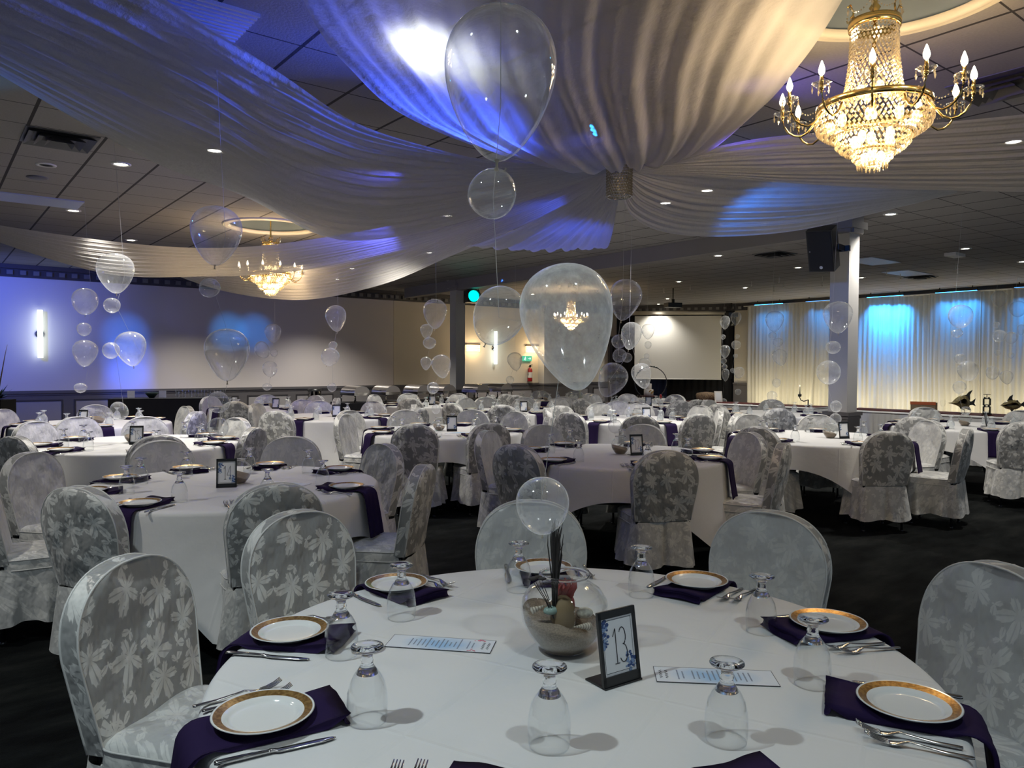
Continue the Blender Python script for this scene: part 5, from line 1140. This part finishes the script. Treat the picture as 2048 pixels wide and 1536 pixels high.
# the screen on its frame, dark drapes under and around it
g = thing('projection_screen', 'white pull-down projection screen on the dark stage', 'screen', (5.72, 26.15, 0), atan2(-0.5, 2.88))
b = MB(); b.box((0, 0, 2.115), (2.93, 0.015, 2.17)); b.build('screen_sheet', M['screen'], g)
b = MB(); b.tube([(-1.6, 0.03, 3.31), (1.6, 0.03, 3.31)], 0.075, 14); b.build('roller_case', M['screencase'], g)
b = MB(); b.tube([(-1.48, 0, 1.02), (1.48, 0, 1.02)], 0.02, 8); b.build('bottom_bar', M['white'], g)
def pleated(name, t0, t1, z0, z1, P, off, m, label, cat, group=None, pitch=0.13, amp=0.035, seed=0, gather=0.0):
    rnd = random.Random(seed); n = max(8, int((t1 - t0) / pitch * 6)); ph = rnd.random() * 6; b = MB()
    def fn(u, v):
        t = lerp(t0, t1, u); f = 0.55 + 0.45 * v
        o = off + amp * f * (sin(2 * pi * t / pitch + ph + 0.9 * sin(3.1 * t + ph)) * 0.7 + 0.45 * sin(2 * pi * t / (pitch * 2.7) + 2 * ph))
        return P(t + 0.02 * sin(5 * v + ph) * v, o, lerp(z1, z0, v))
    b.grid(fn, n, 14); o = b.build(name, m); return tag(o, label, cat, group)
for i, (t0, t1, m) in enumerate(((-0.9, 0.35, 'drape_dark'), (0.35, 1.35, 'drape_dark'), (1.35, 1.95, 'drape_bluelit'), (1.95, 3.0, 'drape_dark'), (3.0, 4.25, 'drape_dark'))):
    pleated('stage_drape', t0, t1, 0.02, 3.34, wall_s, 0.45, M[m], ['black stage drape left of the screen', 'black stage drape under the left of the screen', 'black stage drape with blue light painted in, under the screen beside the cake hoop', 'black stage drape under the right of the screen', 'black stage drape right of the screen'][i], 'drape', 'stage drapes', 0.22, 0.05, i)
# sheer curtains along the right wall, lit blue from LED bars and warm from the floor
for i in range(8):
    pleated('sheer_curtain', i * 1.16 + 0.05, (i + 1) * 1.16 + 0.12, 0.03, 3.46, wall_c, 0.22 + 0.03 * (i % 2), M['curtain'], 'sheer beige curtain on the right wall, %s from the stage corner' % ['first', 'second', 'third', 'fourth', 'fifth', 'sixth', 'seventh', 'eighth'][i], 'curtain', 'sheer wall curtains', 0.14, 0.04, 30 + i)
b = MB(); b.tube([wall_c(-0.1, 0.22, 3.47), wall_c(9.5, 0.22, 3.47)], 0.018, 8); tag(b.build('curtain_rail', M['white']), 'white rail along the top of the sheer curtains', 'rail')
BARS = [(0.5, 45, 'led', 'lit blue LED bar above the first sheer curtain'), (2.3, 40, 'led_dim', 'LED bar above the curtain just left of the column'), (4.2, 430, 'led', 'LED bar throwing the brightest blue patch on the curtain'), (6.05, 95, 'led', 'LED bar with a lit blue edge right of the brightest patch'), (7.9, 95, 'led_dim', 'LED bar at the far right edge of the picture')]
for i, (t, e, m, lab) in enumerate(BARS):
    x, y, _ = wall_c(t + 0.52, 0.50); g = thing('led_bar', lab, 'LED bar', (x, y, 3.50), RC, 'LED bars above the curtains')
    b = MB(); b.box((0, 0, 0.0), (1.04, 0.07, 0.07)); b.build('housing', M['black'], g)
    b = MB(); b.box((0, 0.0, -0.038), (1.0, 0.045, 0.008)); b.build('led_strip', M[m], g)
    b = MB(); b.tube([(-0.4, 0, 0.03), (-0.4, 0, 0.091)], 0.012); b.tube([(0.4, 0, 0.03), (0.4, 0, 0.091)], 0.012); b.build('hanger', M['black'], g)
    lamp('led_bar_light', 'AREA', (x, y, 3.45), e * 0.16, (0.02, 0.30, 1.0), wall_c(t + 0.52, 0.10, 2.0), sx=1.0, sy=0.05).data.spread = radians(75)
b = MB(); b.box((0, 0, 0.04), (0.5, 0.09, 0.08)); upl = b.mesh('floor_uplight', M['black'])
for i in range(6):
    t = 0.9 + i * 1.45; x, y, _ = wall_c(t, 0.95)
    lamp('floor_uplight_beam', 'AREA', (x, y, 0.12), 17, (1.0, 0.88, 0.60), wall_c(t, 0.20, 1.5), sx=0.9, sy=0.06)
# ------------------------------------------------------------------ head table along the curtains, and what stands on it
HD = Vector((0.68, -0.73)).normalized(); HN = Vector((HD.y, -HD.x))      # HN points toward the room
def head_table(cx, cy, ln, dp, label, lab2, lab3, seed):
    hz = atan2(HD.y, HD.x); t = thing('long_table', label, 'table', (cx, cy, 0), hz, 'long head tables')
    b = MB(); b.box((0, 0, 0.725), (ln - 0.06, dp - 0.06, 0.04)); b.build('tabletop', M['wood'], t)
    for sx in (-1, 1):
        for sy in (-1, 1): b = MB(); b.box((sx * (ln / 2 - 0.2), sy * (dp / 2 - 0.15), 0.35), (0.04, 0.04, 0.70)); b.build('leg', M['leg'], t)
    b = MB(); n = int(ln / 0.012)
    pr = []
    for k in range(int(dp / 0.02)): pr.append((-ln / 2, dp / 2 - dp * k / int(dp / 0.02), -1, 0))
    for k in range(n): pr.append((-ln / 2 + ln * k / n, -dp / 2, 0, -1))
    for k in range(int(dp / 0.02) + 1): pr.append((ln / 2, -dp / 2 + dp * k / int(dp / 0.02), 1, 0))
    m = len(pr); rnd = random.Random(seed); p0 = rnd.random() * 6
    def fn(u, v):
        x, y, nx, ny = pr[int(round(u * (m - 1)))]; s = u * (2 * dp + ln); f = 0.15 + 0.85 * v
        o = 0.012 + f * (0.022 * sin(2 * pi * s / 0.115 + p0 + sin(4 * s)) + 0.014 * sin(2 * pi * s / 0.31 + p0)); return (x + nx * o, y + ny * o, lerp(0.735, 0.02, v))
    b.grid(fn, m, 8); b.box((0, 0, 0.752), (ln + 0.01, dp + 0.01, 0.012)); o = b.build('table_skirt', M['cloth'], None, (cx, cy, 0), hz); tag(o, lab2, 'tablecloth', 'pleated white table skirts')
    b = MB(); b.box((0, 0.13, 0.763), (ln - 0.02, dp - 0.34, 0.008)); o = b.build('table_runner', M['mahogany'], None, (cx, cy, 0), hz); tag(o, lab3, 'runner', 'dark red table runners')
head_table(6.92, 12.15, 3.0, 1.0, 'long head table right of the column under a white skirt', 'pleated white skirt round the long table right of the column', 'dark red runner under the fish sculptures', 1)
head_table(4.62, 14.75, 2.9, 0.9, 'long head table left of the column under a white skirt', 'pleated white skirt round the long table left of the column', 'dark red runner left of the column', 2)
HT = 0.768
def on_head(px, off): # metres along the right table from its middle, off toward the wall
    p = Vector((6.92, 12.15)) + HD * px - HN * off; return (p.x, p.y)
HZ = atan2(HD.y, HD.x)
def fish(loc, rz, s, label, kind):
    t = thing('fish_sculpture', label, 'fish sculpture', loc, rz)
    if kind == 0:
        body = [(-0.20, 0.0), (-0.15, 0.012), (-0.11, 0.06), (-0.06, 0.10), (0.0, 0.125), (0.06, 0.10), (0.09, 0.03), (0.085, -0.04), (0.06, -0.085), (-0.02, -0.07), (-0.09, -0.03), (-0.15, -0.01)]
        fins = [[(-0.02, 0.11), (0.04, 0.12), (0.07, 0.16), (0.12, 0.19), (0.085, 0.12), (0.09, 0.05), (0.06, 0.03)], [(0.06, 0.02), (0.12, 0.03), (0.16, 0.07), (0.145, 0.0), (0.165, -0.04), (0.12, -0.02), (0.07, -0.03)], [(-0.05, -0.05), (0.0, -0.075), (0.02, -0.10), (-0.03, -0.085)], [(0.04, -0.07), (0.085, -0.05), (0.10, -0.10), (0.06, -0.09)]]
    else:
        body = [(-0.18, 0.0), (-0.14, 0.045), (-0.08, 0.075), (0.0, 0.08), (0.06, 0.055), (0.10, 0.02), (0.10, -0.01), (0.05, -0.05), (-0.03, -0.07), (-0.12, -0.045)]
        fins = [[(-0.10, 0.06), (-0.06, 0.13), (-0.02, 0.155), (-0.03, 0.10), (-0.02, 0.075)], [(0.09, 0.02), (0.13, 0.05), (0.17, 0.09), (0.15, 0.01), (0.17, -0.05), (0.12, -0.01), (0.09, -0.01)], [(-0.06, -0.055), (0.0, -0.06), (-0.03, -0.09)], [(0.0, 0.07), (0.05, 0.075), (0.06, 0.05)]]
    b = MB(); n = len(body); rings = []
    for f, yy in ((0.55, -0.028), (0.85, -0.02), (1.0, 0.0), (0.85, 0.02), (0.55, 0.028)): rings.append([b.pt((x * (f if abs(x) < 0.16 else 1) * s, yy * s, (z * f) * s)) for x, z in body])
    for p, q in zip(rings, rings[1:]):
        for k in range(n): b.face((p[k], p[(k + 1) % n], q[(k + 1) % n], q[k]))
    b.face(rings[0]); b.face(rings[-1][::-1]); b.build('body', M['fish'], t)
    for fnm, poly in zip(('dorsal_fin', 'tail_fin', 'belly_fin', 'anal_fin'), fins):
        b = MB(); b.X = Matrix.Rotation(pi / 2, 4, 'X'); b.prism([(x * s, z * s) for x, z in poly], -0.006 * s, 0.006 * s); b.build(fnm, M['fin'], t)
    z0 = HT - loc[2]
    b = MB(); b.tube([(0.02 * s, 0, -0.06 * s), (0.02 * s, 0, z0 + 0.005)], 0.004); b.box((0.02 * s, 0, z0 + 0.006), (0.14, 0.06, 0.010)); b.build('stand', M['leg'], t)
x, y = on_head(0.28, 0.10); fish((x, y, 0.93), -0.15, 1.12, 'larger ochre fish sculpture with tall curved fin on the dark red runner', 0)
x, y = on_head(0.97, 0.12); fish((x, y, 0.925), -0.1, 1.05, 'smaller ochre fish sculpture between the two black frame stacks', 1)
def frame_stack(px, n, label):
    x, y = on_head(px, 0.06); t = thing('candle_frame_stack', label, 'candle holder', (x, y, HT + 0.001), -0.1)
    for k in range(n):
        z = 0.02 + k * 0.125; b = MB()
        for c, d in (((0, 0, z + 0.006), (0.105, 0.03, 0.012)), ((0, 0, z + 0.100), (0.105, 0.03, 0.012)), ((-0.047, 0, z + 0.053), (0.012, 0.03, 0.10)), ((0.047, 0, z + 0.053), (0.012, 0.03, 0.10))): b.box(c, d)
        b.box((-0.03, 0, z + 0.115), (0.02, 0.02, 0.02)); b.box((0.03, 0, z + 0.115), (0.02, 0.02, 0.02)); b.build('square_frame', M['black'], t)
        b = MB(); b.lathe([(0, 0.014), (0.022, 0.018), (0.033, 0.04), (0.034, 0.06)], 14, (0, 0, z)); b.build('glass_cup', M['glass'], t)
    z = 0.02 + n * 0.125; b = MB(); b.box((0, 0, 0.010), (0.13, 0.06, 0.02)); b.tube([(0, 0, z - 0.02), (0, 0, z + 0.04)], 0.005); b.box((0, 0, z + 0.042), (0.085, 0.05, 0.008)); b.build('stand', M['black'], t)
frame_stack(0.62, 2, 'lower stack of two black square candle frames beside the larger fish'); frame_stack(1.30, 3, 'tall stack of three black square candle frames right of the smaller fish')
x, y = on_head(-0.28, 0.05); t = thing('open_box', 'open brown box with an orange flap on the dark red runner', 'box', (x, y, HT + 0.001), HZ + 0.2)
b = MB()
for c, d in (((0, -0.12, 0.075), (0.36, 0.008, 0.15)), ((0, 0.12, 0.075), (0.36, 0.008, 0.15)), ((-0.176, 0, 0.075), (0.008, 0.24, 0.15)), ((0.176, 0, 0.075), (0.008, 0.24, 0.15)), ((0, 0, 0.004), (0.36, 0.24, 0.008))): b.box(c, d)
b.build('carton', M['brownbox'], t)
b = MB(); b.box((0, -0.128, 0.145), (0.37, 0.006, 0.05)); b.build('flap', M['orange'], t)
x, y = on_head(1.62, 0.0); g = thing('flower_vase', 'clear glass vase of white flowers at the right end of the head table', 'vase', (x, y, HT + 0.001), 0)
b = MB(); b.lathe([(0, 0.0), (0.04, 0.0), (0.045, 0.01), (0.02, 0.035), (0.045, 0.07), (0.055, 0.12), (0.06, 0.16)], 20); b.build('vase_body', M['glass'], g)
b = MB(); rnd = random.Random(3); heads = []
for k in range(12):
    a = rnd.random() * 6.28; r = rnd.uniform(0.02, 0.15); h = rnd.uniform(0.24, 0.36); e = (r * cos(a), r * sin(a), h); heads.append(e); b.tube([(0, 0, 0.04), (e[0] * 0.4, e[1] * 0.4, 0.18), e], 0.004, 5)
b.build('stems', M['leaf'], g)
b = MB()
for e in heads: b.ball(e, 0.032, 8, 5, (1, 1, 0.6))
b.build('blossoms', M['flower'], g)
wg = MB(); wg.lathe([(0.032, 0), (0.03, 0.004), (0.005, 0.008), (0.004, 0.09), (0.03, 0.12), (0.042, 0.17), (0.036, 0.215)], 18); wg_me = wg.mesh('wine_glass', M['glass'])
for i, (px, o) in enumerate(((1.38, -0.12), (1.48, 0.14), (0.05, -0.1))):
    x, y = on_head(px, o); tag(put('wine_glass', wg_me, None, (x, y, HT + 0.001)), ['clear wine glass right of the tall frame stack', 'clear wine glass behind the tall frame stack', 'clear wine glass between the open box and the larger fish'][i], 'wine glass')
x, y = on_head(1.5, -0.25); b = MB(); b.box((0, 0, 0.02), (0.09, 0.06, 0.04)); tag(b.build('trinket_box', M['pink'], None, (x, y, HT + 0.001), 0.3), 'small pink box at the front right of the head table', 'box')
x, y = on_head(1.58, -0.28); b = MB(); b.lathe([(0, 0), (0.025, 0), (0.025, 0.05), (0, 0.05)], 12); tag(b.build('pillar_candle', M['candle'], None, (x, y, 0.759)), 'short ivory candle at the right end of the head table', 'candle')
# left of the column: candle arm, shell basket, picture, little figures
def on_left(px, off): p = Vector((4.62, 14.75)) + HD * px - HN * off; return (p.x, p.y)
x, y = on_left(1.10, 0.0); g = thing('candelabrum', 'black curved candelabrum with a tall ivory candle beside the column', 'candle holder', (x, y, 0.768), -0.2)
b = MB(); b.lathe([(0, 0), (0.07, 0), (0.06, 0.015), (0.012, 0.03), (0.012, 0.12)], 16, (0.10, 0, 0)); b.tube([(0.10, 0, 0.12), (0.06, 0, 0.10), (0.02, 0, 0.09), (-0.03, 0, 0.11), (-0.05, 0, 0.16), (-0.05, 0, 0.19)], 0.008); b.lathe([(0.008, 0), (0.03, 0.008), (0.034, 0.05), (0.026, 0.05), (0.02, 0.01)], 14, (-0.05, 0, 0.17)); b.build('holder', M['black'], g)
b = MB(); b.tube([(-0.05, 0, 0.19), (-0.05, 0, 0.36)], [0.014, 0.009], 10); b.build('candle', M['candle'], g)
b = MB(); b.ball((-0.05, 0, 0.375), 0.008, 8, 6, (1, 1, 2)); b.build('candle_tip', M['flame'], g)
x, y = on_left(-1.0, 0.1); b = MB(); b.lathe([(0, 0), (0.15, 0.0), (0.20, 0.05), (0.22, 0.13), (0.20, 0.17), (0.1, 0.19), (0, 0.2)], 24); tag(b.build('wicker_basket', M['wicker'], None, (x, y, 0.768)), 'rounded brown basket at the stage end of the left head table', 'basket')
x, y = on_left(-0.72, 0.1); g = thing('picture_frame', 'small cream picture standing beside the brown basket', 'picture', (x, y, 0.768), 0.1)
b = MB(); b.X = Matrix.Rotation(radians(-10), 4, 'X'); b.box((0, 0, 0.11), (0.16, 0.012, 0.22)); b.build('frame', M['white'], g)
b = MB(); b.X = Matrix.Rotation(radians(-10), 4, 'X'); b.box((0, -0.007, 0.11), (0.11, 0.003, 0.16)); b.build('print', M['card'], g)
for i in range(4):
    x, y = on_left(-0.95 + i * 0.13, -0.28); b = MB(); b.lathe([(0, 0), (0.022, 0), (0.024, 0.02), (0.008, 0.04), (0.014, 0.055), (0, 0.07)], 12); tag(b.build('favour', M['icing'], None, (x, y, 0.759)), 'tiny pale ornament in the row along the front of the left head table', 'ornament', 'tiny table ornaments')
# ------------------------------------------------------------------ cake table before the screen
g = thing('cake_table', 'round cake table before the stage under a white skirt', 'table', (3.02, 16.9, 0), 0)
b = MB(); b.lathe([(0, 0.72), (0.5, 0.72), (0.5, 0.75), (0, 0.75)], 32); b.build('tabletop', M['wood'], g)
b = MB(); b.tube([(0, 0, 0.72), (0, 0, 0.03)], 0.03); b.lathe([(0, 0), (0.25, 0.0), (0.25, 0.02), (0.03, 0.05)], 20); b.build('pedestal', M['leg'], g)
b = MB()
def fn(u, v): a = 2 * pi * u; r = 0.52 + (0.03 * sin(30 * a) + 0.02 * sin(11 * a)) * (0.15 + v); return (r * cos(a), r * sin(a), lerp(0.756, 0.02, v))
b.grid(fn, 180, 8, True); b.lathe([(0, 0.757), (0.5, 0.757), (0.52, 0.756)], 48); tag(b.build('table_skirt', M['cloth'], None, (3.02, 16.9, 0)), 'pleated white skirt round the cake table', 'tablecloth')
b = MB(); b.lathe([(0, 0.06), (0.12, 0.06), (0.125, 0.07), (0.13, 0.074), (0, 0.075)], 28); b.lathe([(0, 0), (0.06, 0), (0.02, 0.02), (0.02, 0.06)], 16); b.mark(1)
g = thing('cake_stand', 'dark wooden board carrying the cake under the hoop', 'cake stand', (3.05, 16.85, 0.758), 0); b = MB(); b.lathe([(0, 0.05), (0.2, 0.05), (0.2, 0.07), (0, 0.07)], 28); b.build('board', M['mahogany'], g); b = MB(); b.lathe([(0, 0), (0.09, 0), (0.03, 0.015), (0.03, 0.05)], 16); b.build('foot', M['wood'], g)
g = thing('wedding_cake', 'white two-tier cake under the hoop before the stage', 'cake', (3.05, 16.85, 0.829), 0)
b = MB(); b.lathe([(0, 0), (0.105, 0), (0.105, 0.135), (0.10, 0.14), (0, 0.14)], 28); b.build('lower_tier', M['icing'], g); b = MB(); b.lathe([(0, 0.14), (0.065, 0.14), (0.065, 0.265), (0.06, 0.27), (0, 0.27)], 24); b.build('upper_tier', M['icing'], g)
b = MB()
for k in range(7): b.ball((0.06 + 0.012 * (k % 3) - 0.03 * (k // 3), -0.095 - 0.004 * k, 0.06 + 0.02 * (k % 4)), 0.016, 8, 5)
b.build('sugar_flowers', M['gold_band'], g)
g = thing('decorative_hoop', 'thin black hoop standing round the cake with a few leaves', 'hoop', (3.12, 16.98, 0.758), 0.0)
b = MB(); b.tube([(0.36 * cos(a), 0, 0.36 + 0.355 * sin(a)) for a in [2 * pi * i / 56 for i in range(56)]], 0.009, 8, True); b.build('ring', M['leg'], g)
b = MB()
for k in range(9): a = radians(70 + 9 * k); b.ball((0.36 * cos(a), -0.012, 0.36 + 0.36 * sin(a)), 0.022, 7, 5, (1.3, 0.4, 0.7))
b.build('leaves', M['leaf'], g)
b = MB(); b.lathe([(0.0, 0), (0.05, 0.0), (0.055, 0.015), (0.02, 0.02), (0.01, 0.022)], 14); b.mark(0); cup = MB(); cup.lathe([(0, 0), (0.032, 0), (0.04, 0.04), (0.043, 0.07)], 12); cup_me = cup.mesh('dessert_cup', M['bowl'])
for i in range(14):
    a = radians(190 + i * 22); r = 0.40 if i % 2 else 0.30; tag(put('dessert_cup', cup_me, None, (3.02 + r * cos(a), 16.9 + r * sin(a), 0.758)), 'clear dessert cup set out round the cake', 'cup', 'dessert cups on the cake table')
b = MB(); b.lathe([(0, 0), (0.02, 0), (0.025, 0.06), (0.018, 0.10), (0, 0.11)], 12); tag(b.build('red_candle', M['red'], None, (3.30, 16.75, 0.758)), 'small red candle right of the cake', 'candle')
# ------------------------------------------------------------------ buffet with chafing dishes by the far wall
def line_table(cx, cy, ln, dp, z, rz, label, lab2):
    t = thing('buffet_table', label, 'table', (cx, cy, 0), rz); b = MB(); b.box((0, 0, z - 0.03), (ln - 0.05, dp - 0.05, 0.04)); b.build('tabletop', M['wood'], t)
    for sx in (-1, 1):
        for sy in (-1, 1): b = MB(); b.box((sx * (ln / 2 - 0.1), sy * (dp / 2 - 0.1), (z - 0.05) / 2), (0.05, 0.05, z - 0.05)); b.build('leg', M['leg'], t)
    b = MB(); b.box((0, 0, z - 0.004), (ln + 0.02, dp + 0.02, 0.01)); n = int(ln / 0.02)
    def fn(u, v): x = (u - 0.5) * (ln + 0.02); return (x, -dp / 2 - 0.012 - 0.012 * sin(x * 30) * v, lerp(z - 0.002, 0.02, v))
    b.grid(fn, n, 6)
    for sx in (-1, 1): b.grid(lambda u, v: (sx * (ln / 2 + 0.012), (u - 0.5) * dp, lerp(z - 0.002, 0.02, v)), 10, 3)
    tag(b.build('table_drape', M['drape_dark'], None, (cx, cy, 0), rz), lab2, 'tablecloth', 'black table drapes')
BUF = Vector((-1.75, 16.35)); BD = Vector((VX, VY))
line_table(BUF.x, BUF.y, 4.3, 0.75, 0.74, RA, 'long buffet table carrying the chafing dishes', 'black drape over the chafing dish buffet')
def make_chafer():
    t = thing('chafing_dish', 'x', 'chafing dish', (0, 0, 0), RA, 'chafing dishes on the buffet')
    b = MB(); b.mark(0, True)
    def fn(u, v): a = pi * u; return ((v - 0.5) * 0.56, -0.18 * cos(a), 0.25 + 0.17 * sin(a))
    b.grid(fn, 14, 2)
    for sx in (-1, 1):
        ids = [b.pt((sx * 0.28, -0.18 * cos(pi * i / 13), 0.25 + 0.17 * sin(pi * i / 13))) for i in range(14)]; b.mark(0, False); b.face(ids)
    b.build('roll_top_lid', M['lid'], t)
    b = MB(); b.box((0, 0, 0.215), (0.58, 0.38, 0.07)); b.build('water_pan', M['chrome'], t)
    for sx in (-1, 1):
        for sy in (-1, 1): b = MB(); b.tube([(sx * 0.26, sy * 0.16, 0.18), (sx * 0.28, sy * 0.18, 0.0)], 0.012); b.build('leg', M['chrome'], t)
    b = MB(); b.tube([(-0.12, -0.19, 0.30), (-0.12, -0.225, 0.30), (0.12, -0.225, 0.30), (0.12, -0.19, 0.30)], 0.009); b.build('handle', M['black'], t); return t
cf0 = make_chafer()
for i, s in enumerate((-1.80, -1.10, -0.35, 0.28, 1.18, 1.85)):
    o = cf0 if i == 0 else copy_tree(cf0); p = BUF + BD * s; o.location = (p.x, p.y, 0.742); o.rotation_euler = (0, 0, RA - pi / 2 + 0.12); o.scale = (0.9, 1.0, 0.78)
    o['label'] = 'silver roll-top chafing dish, %s from the left on the buffet' % ['first', 'second', 'third', 'fourth', 'fifth', 'sixth'][i]
# bar-height dark table by the left wall with signs and stacked glasses
line_table(-7.15, 15.9, 2.3, 0.7, 0.78, RA - 0.35, 'dark serving table by the blue-lit wall', 'black drape over the serving table by the left wall')
SVR = RA - 0.35
def on_srv(px, py): return (-7.15 + px * cos(SVR) - py * sin(SVR), 15.9 + px * sin(SVR) + py * cos(SVR))
for i, px in enumerate((-0.80, -0.20)):
    x, y = on_srv(px, 0.05); g = thing('small_sign', ['white tabletop sign at the left end of the serving table', 'white tabletop sign beside the dark bowl on the serving table'][i], 'sign', (x, y, 0.785), SVR)
    b = MB(); b.X = Matrix.Rotation(radians(-8), 4, 'X'); b.box((0, 0, 0.075), (0.14, 0.006, 0.15)); b.build('sheet', M['card'], g); b = MB(); b.box((0, 0.02, 0.004), (0.14, 0.07, 0.008)); b.build('foot', M['glass'], g)
x, y = on_srv(-0.40, 0.0); b = MB(); b.lathe([(0, 0), (0.05, 0), (0.11, 0.07), (0.13, 0.11), (0.12, 0.11), (0.05, 0.015), (0, 0.012)], 20); tag(b.build('serving_bowl', M['leaf'], None, (x, y, 0.785)), 'dark green bowl between the two white signs', 'bowl')
tumb = MB(); tumb.lathe([(0, 0), (0.03, 0), (0.036, 0.08), (0.034, 0.08), (0.028, 0.004)], 10); tumb_me = tumb.mesh('tumbler', M['glass'])
for r in range(2):
    for c in range(8):
        for lv in range(2):
            x, y = on_srv(0.10 + c * 0.125, -0.12 + r * 0.12); tag(put('tumbler', tumb_me, None, (x, y, 0.785 + lv * 0.083)), 'clear tumbler stacked on the serving table by the left wall', 'tumbler', 'stacked clear tumblers')
# steel canister and plant by the walls
x, y, _ = wall_a(-2.55, 0.35); g = thing('trash_can', 'polished steel cylinder bin standing against the left wall', 'bin', (x, y, 0), 0)
b = MB(); b.lathe([(0, 0), (0.17, 0), (0.175, 0.02), (0.175, 0.80)], 28); b.build('body', M['chrome'], g); b = MB(); b.lathe([(0.178, 0.78), (0.178, 0.84), (0.13, 0.85), (0.11, 0.80)], 28); b.build('rim', M['black'], g)
g = thing('potted_plant', 'dark leafy plant with bare twigs in a tall black planter at the left edge', 'plant', (-9.35, 13.7, 0), 0)
b = MB(); b.mark(0, False); b.box((0, 0, 0.42), (0.42, 0.42, 0.84)); b.build('planter', M['matte'], g)
b = MB(); rnd = random.Random(9); b.mark(0, False)
for k in range(46):
    a = rnd.random() * 6.28; e = rnd.uniform(0.2, 1.0); ln = rnd.uniform(0.18, 0.34); q = Vector((cos(a) * cos(e), sin(a) * cos(e), sin(e))); sd = Vector((-sin(a), cos(a), 0)) * 0.03; p0 = Vector((0, 0, 0.84))
    b.face([b.pt(p0), b.pt(p0 + q * ln * 0.5 + sd), b.pt(p0 + q * ln), b.pt(p0 + q * ln * 0.5 - sd)])
b.build('leaves', M['leaf'], g)
b = MB()
for k in range(9):
    a = rnd.random() * 6.28; r = rnd.uniform(0.02, 0.16); h = rnd.uniform(0.9, 1.35); b.tube([(0, 0, 0.84), (r * 0.5 * cos(a), r * 0.5 * sin(a), 0.84 + h * 0.4), (r * cos(a), r * sin(a), 0.84 + h * 0.8), (r * 1.3 * cos(a), r * 1.3 * sin(a), 0.84 + h)], [0.014, 0.011, 0.007, 0.003], 6)
b.build('twigs', M['twig'], g)
